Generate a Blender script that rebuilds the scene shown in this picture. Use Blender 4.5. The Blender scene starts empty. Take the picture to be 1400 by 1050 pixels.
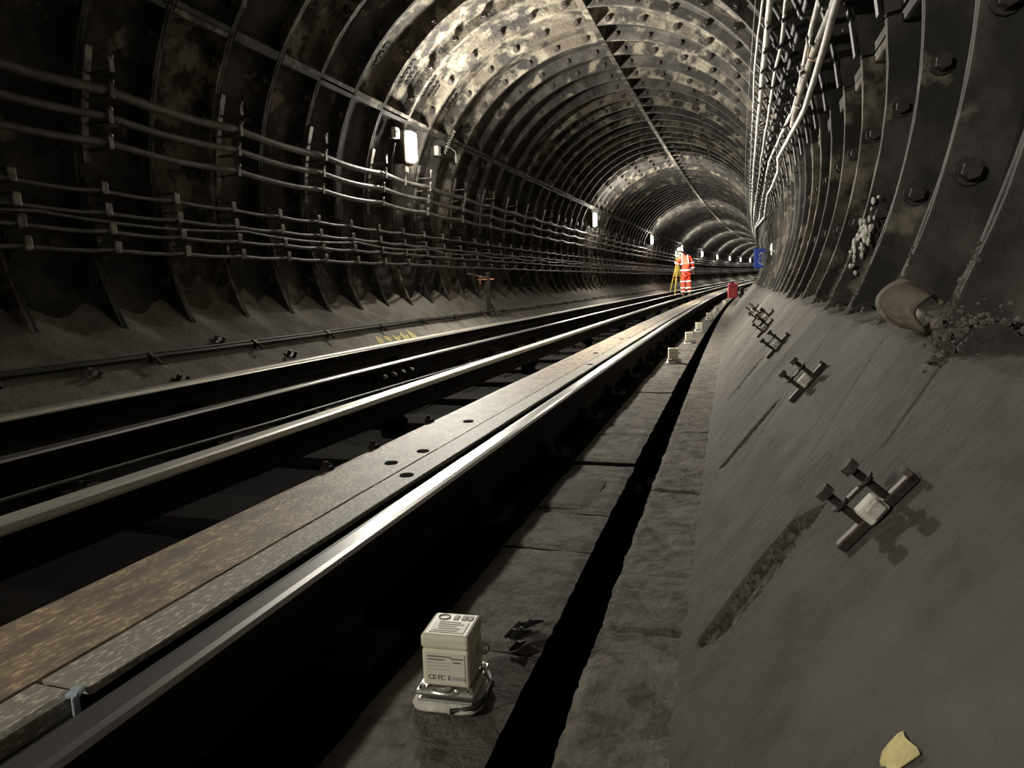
import bpy, bmesh, math, random
from mathutils import Vector, Matrix, noise, Euler
import numpy as np
random.seed(7)
C = bpy.context.scene.collection
PI = math.pi
# ------------------------------------------------------------ camera, world, exposure
H_CAM = 0.4815
cam_d = bpy.data.cameras.new('camera'); cam = bpy.data.objects.new('camera', cam_d); C.objects.link(cam)
cam_d.sensor_width = 36.0; cam_d.lens = 957.3*36/1400; cam_d.clip_start = 0.02; cam_d.clip_end = 400
_p = math.atan((525-393.4)/957.3); _r = -0.0351
_d = Vector((0, math.cos(_p), -math.sin(_p))); _R = Vector((1, 0, 0)); _U = Vector((0, math.sin(_p), math.cos(_p)))
_r1 = _R*math.cos(_r)+_U*math.sin(_r); _u1 = -_R*math.sin(_r)+_U*math.cos(_r)
cam.matrix_world = Matrix(((_r1.x, _u1.x, -_d.x, 0), (_r1.y, _u1.y, -_d.y, 0), (_r1.z, _u1.z, -_d.z, H_CAM), (0, 0, 0, 1)))
bpy.context.scene.camera = cam
w = bpy.data.worlds.new('world'); bpy.context.scene.world = w; w.use_nodes = True
w.node_tree.nodes['Background'].inputs[0].default_value = (0.6, 0.65, 0.7, 1)
w.node_tree.nodes['Background'].inputs[1].default_value = 0.0
vs = bpy.context.scene.view_settings
vs.view_transform = 'Standard'; vs.look = 'None'; vs.gamma = 1; vs.use_curve_mapping = False
vs.exposure = 0.75
LAMP_W = 95.0          # watts of each bulkhead lamp along the left wall
LAMP_NEAR = 32.0       # part of it that leaves sideways and upward
LAMP_COL = (1.0, 0.945, 0.84)
S_LAMP0, LAMP_STEP = 6.55, 9.144

# ------------------------------------------------------------ track frame (s along, u right, z up from rail level)
TH0, K0, K1, XC, VV = 0.29864, 0.001846, -4.8155e-06, 1.4616, 0.00018194
_S = np.linspace(-22, 135, 15701)
_TH = TH0+K0*_S+K1*_S**2/2*(_S > 0)
_X = np.cumsum(np.sin(_TH))*0.01; _Y = np.cumsum(np.cos(_TH))*0.01
_i0 = 2200; _X -= _X[_i0]; _Y -= _Y[_i0]
def heading(s): return float(np.interp(s, _S, _TH))
def T(s, u, z):
    th = heading(s); x = float(np.interp(s, _S, _X)); y = float(np.interp(s, _S, _Y))
    return Vector((x-XC*math.cos(TH0)+u*math.cos(th), y+XC*math.sin(TH0)-u*math.sin(th), z+VV*s*s/2*(s > 0)))
RT, ZC, U0, PITCH, J0 = 1.92, 1.188, 0.0928, 0.508, 1.470     # lining: flange-tip radius, axis, ring length, first joint
def ring(s, deg, dr=0.0, side=-1):        # point on the lining; deg from the horizontal of that side
    a = math.radians(deg); return (s, U0+side*(RT+dr)*math.cos(a), ZC+(RT+dr)*math.sin(a))

# ------------------------------------------------------------ materials
def mat(name, base=(.5, .5, .5), rough=.8, metal=0.0, col2=None, scale=8, lo=.4, hi=.6, detail=6, bump=0.0, bscale=40, bdist=.01,
        stretch=None, uv=False, col3=None, scale3=3, lo3=.5, hi3=.6, rough2=None, spec=None, emis=None, estr=0):
    m = bpy.data.materials.new(name); m.use_nodes = True; nt = m.node_tree; N = nt.nodes; L = nt.links
    b = N['Principled BSDF']; b.inputs['Base Color'].default_value = (*base, 1); b.inputs['Roughness'].default_value = rough
    b.inputs['Metallic'].default_value = metal
    if spec is not None: b.inputs['Specular IOR Level'].default_value = spec
    if emis: b.inputs['Emission Color'].default_value = (*emis, 1); b.inputs['Emission Strength'].default_value = estr
    tc = N.new('ShaderNodeTexCoord'); geo = N.new('ShaderNodeNewGeometry')
    if uv: vec = tc.outputs['UV']
    else: vec = geo.outputs['Position']
    if stretch:
        mp = N.new('ShaderNodeMapping'); mp.inputs['Scale'].default_value = stretch; L.new(vec, mp.inputs[0]); vec = mp.outputs[0]
    def nz(sc, det=6, ro=.6):
        n = N.new('ShaderNodeTexNoise'); n.inputs['Scale'].default_value = sc; n.inputs['Detail'].default_value = det
        n.inputs['Roughness'].default_value = ro; L.new(vec, n.inputs['Vector']); return n.outputs['Fac']
    def ramp(src, a, c):
        r = N.new('ShaderNodeMapRange'); r.inputs['From Min'].default_value = a; r.inputs['From Max'].default_value = c
        L.new(src, r.inputs['Value']); return r.outputs['Result']
    def mix(f, c1, c2):
        x = N.new('ShaderNodeMix'); x.data_type = 'RGBA'; L.new(f, x.inputs['Factor'])
        for s_, c_ in ((x.inputs['A'], c1), (x.inputs['B'], c2)):
            if isinstance(c_, tuple): s_.default_value = (*c_, 1)
            else: L.new(c_, s_)
        return x.outputs['Result']
    col = base
    if col2:
        f = ramp(nz(scale, detail), lo, hi); col = mix(f, base, col2)
        if rough2 is not None:
            r = N.new('ShaderNodeMapRange'); r.inputs['To Min'].default_value = rough; r.inputs['To Max'].default_value = rough2
            L.new(f, r.inputs['Value']); L.new(r.outputs[0], b.inputs['Roughness'])
    if col3: col = mix(ramp(nz(scale3, 5), lo3, hi3), col, col3)
    if not isinstance(col, tuple): L.new(col, b.inputs['Base Color'])
    if bump:
        bp = N.new('ShaderNodeBump'); bp.inputs['Strength'].default_value = bump; bp.inputs['Distance'].default_value = bdist
        L.new(nz(bscale, 8, .65), bp.inputs['Height']); L.new(bp.outputs[0], b.inputs['Normal'])
    return m
M_IRON = mat('sooty_cast_iron', (.026, .024, .0215), .78, .0, (.075, .069, .060), 3.5, .45, .62, spec=.28, bump=.5, bscale=28, bdist=.012, col3=(.20, .175, .13), scale3=3.3, lo3=.60, hi3=.66)
M_IRON2 = mat('crusted_cast_iron', (.035, .032, .028), .85, .0, (.24, .215, .165), 7, .44, .60, spec=.3, bump=.9, bscale=30, bdist=.02, col3=(.10, .085, .065), scale3=2.5, lo3=.5, hi3=.62)
M_CONC = mat('haunch_concrete', (.108, .096, .080), .88, 0, (.068, .060, .050), 9, .36, .64, bump=1.0, bscale=48, bdist=.018, col3=(.15, .136, .112), scale3=1.7, lo3=.52, hi3=.66)
M_CONCL = mat('left_haunch_concrete', (.30, .275, .24), .88, 0, (.19, .175, .15), 8, .38, .62, bump=.8, bscale=40, bdist=.015, col3=(.30, .28, .24), scale3=1.7, lo3=.52, hi3=.66)
M_CONCR = mat('rough_concrete', (.24, .215, .18), .92, 0, (.125, .112, .092), 22, .45, .60, bump=1.0, bscale=75, bdist=.03, col3=(.31, .285, .24), scale3=6, lo3=.55, hi3=.7)
M_SLOT = mat('broken_mortar', (.22, .195, .14), .95, 0, (.07, .06, .045), 75, .44, .56, bump=1.0, bscale=70, bdist=.03)
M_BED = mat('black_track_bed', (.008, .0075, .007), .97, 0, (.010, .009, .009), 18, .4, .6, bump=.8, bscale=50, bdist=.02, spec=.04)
M_TIMBER = mat('tarred_timber', (.010, .008, .007), .95, 0, (.012, .010, .009), 12, .4, .6, bump=.4, bscale=30, spec=.04)
M_RAILTOP = mat('worn_rail_head', (.60, .59, .58), .32, .95, (.46, .45, .43), 1.0, .3, .7, uv=True, stretch=(6, 260, 1), rough2=.38, bump=.06, bscale=1.5, bdist=.002)
M_RAILDULL = mat('dull_conductor_head', (.66, .63, .56), .5, .6, (.48, .45, .39), 1.0, .35, .7, uv=True, stretch=(8, 200, 1), bump=.1, bscale=1.5, bdist=.002)
M_RAILSIDE = mat('rusty_rail_side', (.014, .011, .009), .85, 0, (.024, .017, .013), 14, .4, .7, bump=.5, bscale=40, spec=.15)
M_PLANK = mat('rust_stained_board', (.29, .225, .155), .55, 0, (.80, .60, .33), 1.0, .50, .66, uv=True, stretch=(45, 110, 1), bump=.6, bscale=1.6, bdist=.004, col3=(.20, .155, .115), scale3=.22, lo3=.46, hi3=.60)
M_PLANK2 = mat('grey_flecked_strip', (.29, .265, .215), .55, 0, (.72, .67, .56), 1.0, .52, .64, uv=True, stretch=(60, 150, 1), bump=.6, bscale=1.5, bdist=.004)
M_BLACK = mat('black_rubber', (.006, .006, .006), .55)
M_CABLE = mat('grey_cable_sheath', (.16, .15, .135), .45, 0, (.09, .085, .075), 10, .4, .6, bump=.15, bscale=60)
M_CABLEW = mat('pale_cable_sheath', (.60, .58, .54), .35, 0, (.42, .40, .36), 9, .4, .65)
M_FAT = mat('mottled_cable_sheath', (.32, .30, .22), .55, 0, (.12, .11, .09), 9, .45, .6)
M_BRKT = mat('galvanised_bracket', (.30, .28, .25), .5, .5, (.09, .08, .07), 16, .4, .6)
M_DARKSTEEL = mat('dark_steel', (.035, .030, .026), .55, .6, (.06, .045, .035), 20, .4, .6, bump=.3, bscale=60)
M_BOLT = mat('rusted_bolt', (.034, .029, .026), .8, 0, (.055, .045, .038), 30, .4, .6, bump=.6, bscale=60)
M_CREAM = mat('cream_plastic', (.66, .63, .48), .45, 0, (.58, .55, .42), 30, .4, .7)
M_LBL = mat('grey_print_label', (.60, .58, .47), .5)
M_INK = mat('dark_ink', (.13, .125, .11), .6)
M_INKL = mat('light_ink', (.36, .35, .30), .6)
M_PUTTY = mat('white_putty', (.62, .60, .52), .7, 0, (.45, .43, .36), 40, .4, .6, bump=.4, bscale=60)
M_PLATE = mat('zinc_plate', (.42, .41, .37), .35, .8)
M_CHROME = mat('bright_screw', (.9, .9, .88), .12, 1)
M_ORANGE = mat('hi_vis_orange', (.95, .085, .03), .7, 0, (.85, .06, .02), 12, .4, .6, bump=.3, bscale=18)
M_REFL = mat('reflective_tape', (.92, .90, .84), .4)
M_SKIN = mat('skin', (.55, .33, .24), .6)
M_HELM = mat('white_helmet', (.80, .88, .84), .35)
M_BOOT = mat('brown_boot', (.10, .07, .05), .7)
M_YELLOW = mat('yellow_tripod', (.55, .42, .06), .5)
M_YPAINT = mat('faded_yellow_paint', (.62, .52, .22), .8, 0, (.45, .38, .17), 40, .45, .6, bump=.3, bscale=60)
M_RED = mat('red_case', (.62, .085, .09), .5, 0, (.50, .06, .07), 12, .4, .6)
M_REDD = mat('dark_red_trim', (.22, .02, .03), .6)
M_BLUE = mat('blue_sign', (.02, .09, .62), .4)
M_WHITE = mat('white_paint', (.85, .85, .82), .5)
M_GREY = mat('grey_panel', (.25, .25, .23), .6)
M_LAMP = mat('lit_diffuser', (.9, .9, .85), .4, emis=(1.0, .95, .84), estr=22)
M_CREAMBOX = mat('pale_junction_box', (.52, .49, .42), .55)
M_CRYST = mat('white_lime_crust', (.80, .78, .70), .6, bump=.8, bscale=70)
M_RAG = mat('mouldy_rubber_strap', (.16, .135, .105), .75, 0, (.30, .24, .17), 28, .52, .66, bump=.4, bscale=50)
M_ORBR = mat('orange_primer_clamp', (.55, .25, .13), .6)

# ------------------------------------------------------------ mesh helpers
def link(name, me, m, parent=None, smooth=False):
    if m is not None and not me.materials: me.materials.append(m)
    if smooth:
        for p in me.polygons: p.use_smooth = True
    o = bpy.data.objects.new(name, me); C.objects.link(o)
    if parent is not None: o.parent = parent
    return o
def pyobj(name, v, f, m, parent=None, smooth=False, uvs=None):
    me = bpy.data.meshes.new(name); me.from_pydata([tuple(p) for p in v], [], f)
    if uvs is not None:
        uvl = me.uv_layers.new(name='UVMap'); arr = np.zeros((len(me.loops), 2), dtype=np.float32)
        idx = np.zeros(len(me.loops), dtype=np.int32); me.loops.foreach_get('vertex_index', idx)
        arr[:] = np.array(uvs, dtype=np.float32)[idx]; uvl.data.foreach_set('uv', arr.ravel())
    me.update(); return link(name, me, m, parent, smooth)
def empty(name, loc=(0, 0, 0), rz=0.0, label=None, cat=None, group=None, kind=None, parent=None):
    o = bpy.data.objects.new(name, None); C.objects.link(o); o.location = loc; o.rotation_euler = (0, 0, rz)
    o.empty_display_size = .05
    if parent: o.parent = parent
    return tag(o, label, cat, group, kind)
def tag(o, label=None, cat=None, group=None, kind=None):
    if label: o['label'] = label
    if cat: o['category'] = cat
    if group: o['group'] = group
    if kind: o['kind'] = kind
    return o
class MB:
    def __init__(s): s.bm = bmesh.new()
    def box(s, c, d, rot=None, bevel=0.0, seg=1):
        b = bmesh.new(); bmesh.ops.create_cube(b, size=1.0)
        bmesh.ops.scale(b, vec=Vector(d), verts=b.verts)
        if bevel: bmesh.ops.bevel(b, geom=b.edges[:], offset=bevel, segments=seg, profile=.5, affect='EDGES')
        mt = Matrix.Translation(Vector(c))
        if rot is not None: mt = mt @ (rot.to_4x4() if isinstance(rot, Matrix) else Euler(rot).to_matrix().to_4x4())
        b.transform(mt); s._merge(b); return s
    def cyl(s, p0, p1, r, n=10, r2=None):
        p0, p1 = Vector(p0), Vector(p1); d = p1-p0; b = bmesh.new()
        bmesh.ops.create_cone(b, cap_ends=True, segments=n, radius1=r, radius2=r if r2 is None else r2, depth=d.length)
        b.transform(Matrix.Translation((p0+p1)/2) @ d.to_track_quat('Z', 'Y').to_matrix().to_4x4()); s._merge(b); return s
    def ball(s, c, r, sc=(1, 1, 1), n=10):
        b = bmesh.new(); bmesh.ops.create_uvsphere(b, u_segments=n, v_segments=max(5, n*2//3), radius=r)
        b.transform(Matrix.Translation(Vector(c)) @ Matrix.Diagonal((*sc, 1))); s._merge(b); return s
    def tube(s, pts, r, n=8):
        pts = [Vector(p) for p in pts]; b = s.bm; rings = []
        for i, p in enumerate(pts):
            t = (pts[min(i+1, len(pts)-1)]-pts[max(i-1, 0)]).normalized()
            a = t.cross(Vector((0, 0, 1)))
            if a.length < .05: a = t.cross(Vector((1, 0, 0)))
            a.normalize(); c = t.cross(a); rr = r[i] if isinstance(r, (list, tuple)) else r
            rings.append([b.verts.new(p+(a*math.cos(2*PI*k/n)+c*math.sin(2*PI*k/n))*rr) for k in range(n)])
        for A, B in zip(rings, rings[1:]):
            for k in range(n): b.faces.new((A[k], A[(k+1) % n], B[(k+1) % n], B[k]))
        b.faces.new(rings[0][::-1]); b.faces.new(rings[-1]); return s
    def loft(s, secs, n=16, axis='z'):      # secs: (center, rx, ry) ellipses in the local xy plane
        b = s.bm; rings = []
        for c, rx, ry in secs:
            c = Vector(c); rings.append([b.verts.new(c+Vector((rx*math.cos(2*PI*k/n), ry*math.sin(2*PI*k/n), 0))) for k in range(n)])
        for A, B in zip(rings, rings[1:]):
            for k in range(n): b.faces.new((A[k], A[(k+1) % n], B[(k+1) % n], B[k]))
        b.faces.new(rings[0][::-1]); b.faces.new(rings[-1]); return s
    def _merge(s, b):
        me = bpy.data.meshes.new('tmp'); b.to_mesh(me); b.free(); s.bm.from_mesh(me); bpy.data.meshes.remove(me)
    def mesh(s, name, m=None):
        bmesh.ops.recalc_face_normals(s.bm, faces=s.bm.faces[:])
        me = bpy.data.meshes.new(name); s.bm.to_mesh(me); s.bm.free()
        if m: me.materials.append(m)
        return me
    def build(s, name, m, parent=None, smooth=False):
        return link(name, s.mesh(name, m), None, parent, smooth)
def frange(a, b, st):
    n = max(1, int(round((b-a)/st))); return [a+(b-a)*i/n for i in range(n+1)]
def sweep(name, prof, ss, m, parent=None, closed=True, smooth=False, disp=None):
    """profile of (u,z) swept along the track; disp(s,u,z,i) -> (du,dz)"""
    v, f, uv = [], [], []; n = len(prof); L = [0]
    for i in range(1, n): L.append(L[-1]+math.dist(prof[i], prof[i-1]))
    for s in ss:
        for i, (u, z) in enumerate(prof):
            if disp: du, dz = disp(s, u, z, i)
            else: du = dz = 0
            v.append(T(s, u+du, z+dz)); uv.append((s, L[i]))
    for a in range(len(ss)-1):
        for i in range(n if closed else n-1):
            j = (i+1) % n; f.append((a*n+i, (a+1)*n+i, (a+1)*n+j, a*n+j))
    if closed: f.append(tuple(range(n))); f.append(tuple((len(ss)-1)*n+i for i in range(n))[::-1])
    return pyobj(name, v, f, m, parent, smooth, uv)
def at(o, s, u, z, rz=0.0):
    o.location = T(s, u, z); o.rotation_euler = (0, 0, -heading(s)+rz); return o
def thing(name, s, u, z, label, cat, group=None, rz=0.0):
    o = empty(name, (0, 0, 0), 0, label, cat, group); return at(o, s, u, z, rz)
def copy_tree(o, parent=None):
    c = o.copy(); C.objects.link(c)
    if parent: c.parent = parent
    for ch in list(o.children): copy_tree(ch, c)
    return c
def nz(x, y, z=0, sc=1.0): return noise.noise(Vector((x*sc, y*sc, z*sc)))
S_FAR = 122.0
SS = frange(-15, 0, 1.0)+frange(0.25, 12, .25)+frange(12.5, S_FAR, .75)

# ------------------------------------------------------------ the lining: cast-iron rings, each ring of four segments
def seg_mesh(name, a0, a1, step, m, seed, rec=(0, 0)):
    """one cast segment: pan, two ring flanges, two joint flanges; local x right, y along, z up, origin on the axis"""
    hw = PITCH/2-.0006; v, f = [], []
    prof = [(-hw, .135), (-hw, .0012), (-hw+.003, 0), (-hw+.018, 0), (-hw+.021, .005), (-hw+.036, .085), (-hw+.062, .112),
            (hw-.062, .112), (hw-.036, .085), (hw-.021, .005), (hw-.018, 0), (hw-.003, 0), (hw, .0012), (hw, .135)]
    n = len(prof); na = max(2, int(round((a1-a0)/step)))
    def P(a, y, dr, jit=True):
        if jit and dr < .02:
            dr += .0035*nz(a*.35+seed*7, y*3, seed); y += .0025*nz(a*.3, 5+seed, (y > 0)*3)
        r = RT+dr; return (r*math.cos(math.radians(a)), y, r*math.sin(math.radians(a)))
    gap = .09
    for i in range(na+1):
        a = a0+gap+(a1-a0-2*gap)*i/na
        for y, dr in prof: v.append(P(a, y, dr))
    for i in range(na):
        for k in range(n):
            j = (k+1) % n; f.append((i*n+k, i*n+j, (i+1)*n+j, (i+1)*n+k))
    f.append(tuple(range(n))); f.append(tuple(na*n+k for k in range(n))[::-1])
    # joint flanges at both ends: bevelled bars across the pan
    for a, sg, rc in ((a0+gap, 1, rec[0]), (a1-gap, -1, rec[1])):
        w_ = sg*1.05; b = len(v); ys = [-hw+.027, -hw*.33, hw*.33, hw-.027]
        for y in ys:
            for aa, dr in ((a, .118), (a, rc), (a+w_*.9, rc), (a+w_, rc+.01), (a+w_*1.25, .085+rc*.2), (a+w_*2, .118)): v.append(P(aa, y, dr))
        for q in range(3):
            for k in range(6):
                j = (k+1) % 6; f.append((b+q*6+k, b+q*6+j, b+(q+1)*6+j, b+(q+1)*6+k))
    me = bpy.data.meshes.new(name); me.from_pydata(v, [], f); me.materials.append(m)
    bm = bmesh.new(); bm.from_mesh(me); bmesh.ops.recalc_face_normals(bm, faces=bm.faces[:]); bm.to_mesh(me); bm.free()
    return me
def bolt_geo(mb, a, ysign, n=6, k=1.0):
    r = RT+.047; c = Vector((r*math.cos(math.radians(a)), 0, r*math.sin(math.radians(a))))
    y0 = ysign*(PITCH/2-.034); d = Vector((0, -ysign, 0))
    p = c+Vector((0, y0, 0)); mb.cyl(p-d*.004, p+d*.006, .034*k, 12); mb.cyl(p+d*.004, p+d*.030, .0255*k, n, .022*k)
def bolts_mesh(name, angs, both=True):
    mb = MB()
    for a in angs:
        bolt_geo(mb, a, 1)
        if both: bolt_geo(mb, a, -1)
    return mb.mesh(name, M_BOLT)
SEGS = {'right_low': (-44, 6.6), 'right_up': (6.6, 90), 'left_up': (90, 150.2), 'left_low': (150.2, 222)}
BOLTS = {'right_low': [-36, -24.8, -13.9, -3], 'right_up': [14+10.2*i for i in range(8)], 'left_up': [95+9.9*i for i in range(6)], 'left_low': [156+10.4*i for i in range(6)]}
WALL = {'right_low': empty('wall_right', label='right tunnel wall of dark cast-iron lining rings with bolted flanges', cat='wall', kind='structure'),
        'left_low': empty('wall_left', label='left tunnel wall of dark cast-iron rings behind the cable runs', cat='wall', kind='structure'),
        'up': empty('ceiling', label='arched tunnel roof of cast-iron lining segments with a crown joint', cat='ceiling', kind='structure')}
WALL['right_up'] = WALL['left_up'] = WALL['up']
VAR = {}
for k, (a0, a1) in SEGS.items():
    VAR[k] = [seg_mesh('lining_segment', a0, a1, 1.6, (M_IRON, M_IRON2, M_IRON)[q], q, {'right_low': (0, .045), 'right_up': (.045, 0)}.get(k, (0, 0))) for q in range(3)]
BM = {k: bolts_mesh('flange_bolts', BOLTS[k]) for k in BOLTS}
BS = MB(); bolt_geo(BS, 0, 1); BSM = BS.mesh('bolt', M_BOLT)
NEAR_J0, NEAR_J1 = -2, 37
for j in range(NEAR_J0, NEAR_J1):
    s = J0+PITCH*(j-.5)
    for k in SEGS:
        v = 0 if random.random() < .5 else (1 if random.random() < .6 else 2)
        if k == 'left_up' and 9 <= j <= 13: v = 1
        if k == 'right_low' and j < 4: v = 0
        o = link('lining_segment', VAR[k][v], None, WALL[k]); at(o, s, U0, ZC)
        o.rotation_euler.y = math.radians(random.uniform(-.25, .25))
        if k == 'right_low' and j < 7:
            for a in BOLTS[k]:
                b = link('bolt', BSM, None, o); b.rotation_euler.y = -math.radians(a)
        else:
            tag(link('flange_bolts', BM[k], None, o), kind='stuff')
def far_rings(name, keys, j0, j1, parent, step=4.0):
    v, f = [], []; hw = PITCH/2-.002
    prof = [(-hw, 0), (-hw+.028, 0), (-hw+.045, .11), (hw-.045, .11), (hw-.028, 0), (hw, 0)]
    for j in range(j0, j1):
        s = J0+PITCH*(j-.5); c = T(s, U0, ZC); th = heading(s); cx, sx = math.cos(th), math.sin(th)
        for k in keys:
            a0, a1 = SEGS[k]; na = max(3, int((a1-a0)/step)); b = len(v); n = len(prof)
            for i in range(na+1):
                a = a0+(a1-a0)*i/na; ca, sa = math.cos(math.radians(a)), math.sin(math.radians(a))
                for y, dr in prof:
                    if i in (0, na) and abs(y) < hw-.03: dr = 0.002
                    if i in (1, na-1) and abs(y) < hw-.03: dr = .11
                    r = RT+dr; x = r*ca; v.append((c.x+x*cx+y*sx, c.y-x*sx+y*cx, c.z+r*sa))
            for i in range(na):
                for q in range(n-1): f.append((b+i*n+q, b+i*n+q+1, b+(i+1)*n+q+1, b+(i+1)*n+q))
    tag(pyobj(name, v, f, M_IRON, parent), kind='stuff')
JF = int((S_FAR-J0)/PITCH)
for keys, par in ((('right_low',), WALL['right_low']), (('left_low',), WALL['left_low']), (('right_up', 'left_up'), WALL['up'])):
    far_rings('distant_lining', keys, NEAR_J1, JF, par)
    far_rings('lining_behind', keys, -30, NEAR_J0, par, 6.0)
# crown strip: raised filler between the two joint flanges of the crown
sweep('crown_joint_strip', [(U0-.028, ZC+RT-.006), (U0+.028, ZC+RT-.006), (U0+.03, ZC+RT+.03), (U0-.03, ZC+RT+.03)], SS, M_IRON2, WALL['up'])
# closing wall far round the bend
mb = MB(); mb.box((0, 0, 0), (4.6, .1, 4.6)); e = mb.build('wall_end', M_IRON); tag(e, 'dark blank far end of the tunnel', 'wall', kind='structure'); at(e, S_FAR+.1, U0, ZC)
mb = MB(); mb.box((0, 0, 0), (4.6, .1, 4.6)); e = mb.build('wall_back', M_IRON); tag(e, 'dark tunnel end behind the viewer', 'wall', kind='structure'); at(e, -14.6, U0, ZC)

# raised casting marks on the segments above the first lamp
def text(body, size, m, parent=None, ext=.002, name='casting_letters', align='CENTER', bold=0):
    cu = bpy.data.curves.new(name, 'FONT'); cu.body = body; cu.size = size; cu.extrude = ext; cu.align_x = align; cu.offset = bold
    tmp = bpy.data.objects.new('tmp', cu); C.objects.link(tmp); dg = bpy.context.evaluated_depsgraph_get()
    me = bpy.data.meshes.new_from_object(tmp.evaluated_get(dg)); bpy.data.objects.remove(tmp); bpy.data.curves.remove(cu)
    me.materials.clear(); return link(name, me, m, parent)
M_CAST = mat('cast_letter_iron', (.008, .007, .006), .8)
for j, rows in ((9, ('ANDLER', '', '')), (10, ('A NDLER', 'BAR-E', '190')), (11, ('ANDLER', 'BAR-E', '1907')), (12, ('ANDLER', 'BAR-E', '190'))):
    s = J0+PITCH*(j-.5)
    for q, t in enumerate(rows):
        if not t: continue
        o = text(t, .070, M_CAST, WALL['up'], .007, bold=.002)
        deg = 40.5; sy = s+.03+q*.10
        # local axes: x = up the arc, y = towards the viewer's side (-s), z = towards the axis
        th = heading(sy); a = math.radians(180-deg)
        rad = Vector((math.cos(a)*math.cos(th), -math.cos(a)*math.sin(th), math.sin(a)))
        fwd = Vector((math.sin(th), math.cos(th), 0)); n_ = -rad; yv = -fwd; xv = yv.cross(n_)
        c = T(*ring(sy, deg, .109))
        o.matrix_world = Matrix(((xv.x, yv.x, n_.x, c.x), (xv.y, yv.y, n_.y, c.y), (xv.z, yv.z, n_.z, c.z), (0, 0, 0, 1)))

# ------------------------------------------------------------ floor, shoulder, groove, bench, haunches
FLOOR = empty('floor', label='dark track bed with concrete shoulder, drain groove and bench', cat='floor', kind='structure')
ZB = -.16
sweep('track_bed', [(-1.30, -.30), (-1.30, -.20), (-1.0, -.20), (0, -.215), (.70, -.215), (.93, -.19), (.93, -.36), (.7, -.4)], SS, M_BED, FLOOR)  # black colour runs past the near rail to paint in its shadow
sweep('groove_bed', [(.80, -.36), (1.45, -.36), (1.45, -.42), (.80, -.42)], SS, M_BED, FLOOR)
# shoulder slabs (left of the groove)
edges = [-6.0, -2.5, -.9, .42, 1.12, 1.62, 1.90, 2.47, 2.93, 3.12, 3.6, 4.15, 4.8, 5.3]
s_ = 5.3
while s_ < 22: s_ += random.uniform(.55, .95); edges.append(s_)
def slab(s0, s1, u0, u1, ztop, zbot, m, parent, name, res=.03, amp=.004, jag=.006, seed=0, zoff=0):
    ns = max(2, int((s1-s0)/res)); nu = max(2, int((u1-u0)/res)); v, f = [], []
    for i in range(ns+1):
        s = s0+(s1-s0)*i/ns
        for k in range(nu+1):
            u = u0+(u1-u0)*k/nu
            if k in (0, nu): u += jag*nz(s, seed, 0, 9)+jag*.6*nz(s, seed, 3, 40)
            e = .006 if (k in (0, nu) or i in (0, ns)) else 0
            v.append(T(s, u, ztop+zoff-e+amp*nz(s, u, seed, 6)+amp*.6*nz(s, u, seed+5, 25)))
    def idx(i, k): return i*(nu+1)+k
    for i in range(ns):
        for k in range(nu): f.append((idx(i, k), idx(i, k+1), idx(i+1, k+1), idx(i+1, k)))
    per = [idx(0, k) for k in range(nu+1)]+[idx(i, nu) for i in range(1, ns+1)]+[idx(ns, k) for k in range(nu-1, -1, -1)]+[idx(i, 0) for i in range(ns-1, 0, -1)]
    b = len(v)
    for q in per:
        p = v[q]; v.append(Vector((p.x, p.y, zbot)))
    nt_ = len(f)
    for q in range(len(per)):
        r = (q+1) % len(per); f.append((per[q], b+q, b+r, per[r]))
    f.append(tuple(b+q for q in range(len(per))))
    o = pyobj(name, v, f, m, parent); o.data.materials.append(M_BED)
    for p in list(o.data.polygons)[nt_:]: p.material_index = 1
    return o
for i, (a, b) in enumerate(zip(edges, edges[1:])):
    g = .018 if abs(b-2.47) < .01 else .0025
    slab(a+.002, b-g, .925, 1.148, ZB, -.37, M_CONCR, FLOOR, 'shoulder_slab', res=.022 if 0 < a < 3 else .05, seed=i*3, zoff=random.uniform(-.004, .004)+(.004 if a > 2.4 else 0))
slab(22 if s_ < 22 else s_, S_FAR, .925, 1.148, ZB, -.37, M_CONCR, FLOOR, 'distant_shoulder', res=.5, seed=77)
# square inset covers on the shoulder
for s0, s1, u0, u1 in ((1.93, 2.24, .93, 1.085), (2.62, 2.86, .93, 1.05), (3.2, 3.5, .93, 1.06), (4.2, 4.6, .93, 1.08)):
    slab(s0, s1, u0, u1, ZB+.006, -.2, M_CONC, FLOOR, 'inset_cover', res=.03, amp=.0015, jag=.001, seed=s0)
# bench right of the groove, crumbly
EDB = [-6, 0]+[.9*i+.35 for i in range(0, 24)]
for i, (a, b) in enumerate(zip(EDB, EDB[1:])):
    slab(a, b-.001, 1.235, 1.44, ZB, -.37, M_CONCR, FLOOR, 'bench_strip', res=.014 if -.1 < a < 3.5 else .05, amp=.009, jag=.007, seed=100, zoff=0)
slab(EDB[-1], S_FAR, 1.235, 1.44, ZB, -.37, M_CONCR, FLOOR, 'distant_bench', res=.5, amp=.004, seed=101)
# rubble bridging the groove where the slabs part
mb = MB()
for q in range(5): mb.box((random.uniform(-.03, .03), random.uniform(-.05, .05), random.uniform(-.02, 0)), (random.uniform(.02, .05), .03, .02), (random.random(), random.random(), random.random()), .004)
o = mb.build('broken_concrete', M_CONCR); at(o, 2.49, 1.19, -.235); tag(o, 'broken concrete lumps lodged in the drain groove at the slab gap', 'rubble', kind='stuff')

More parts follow.
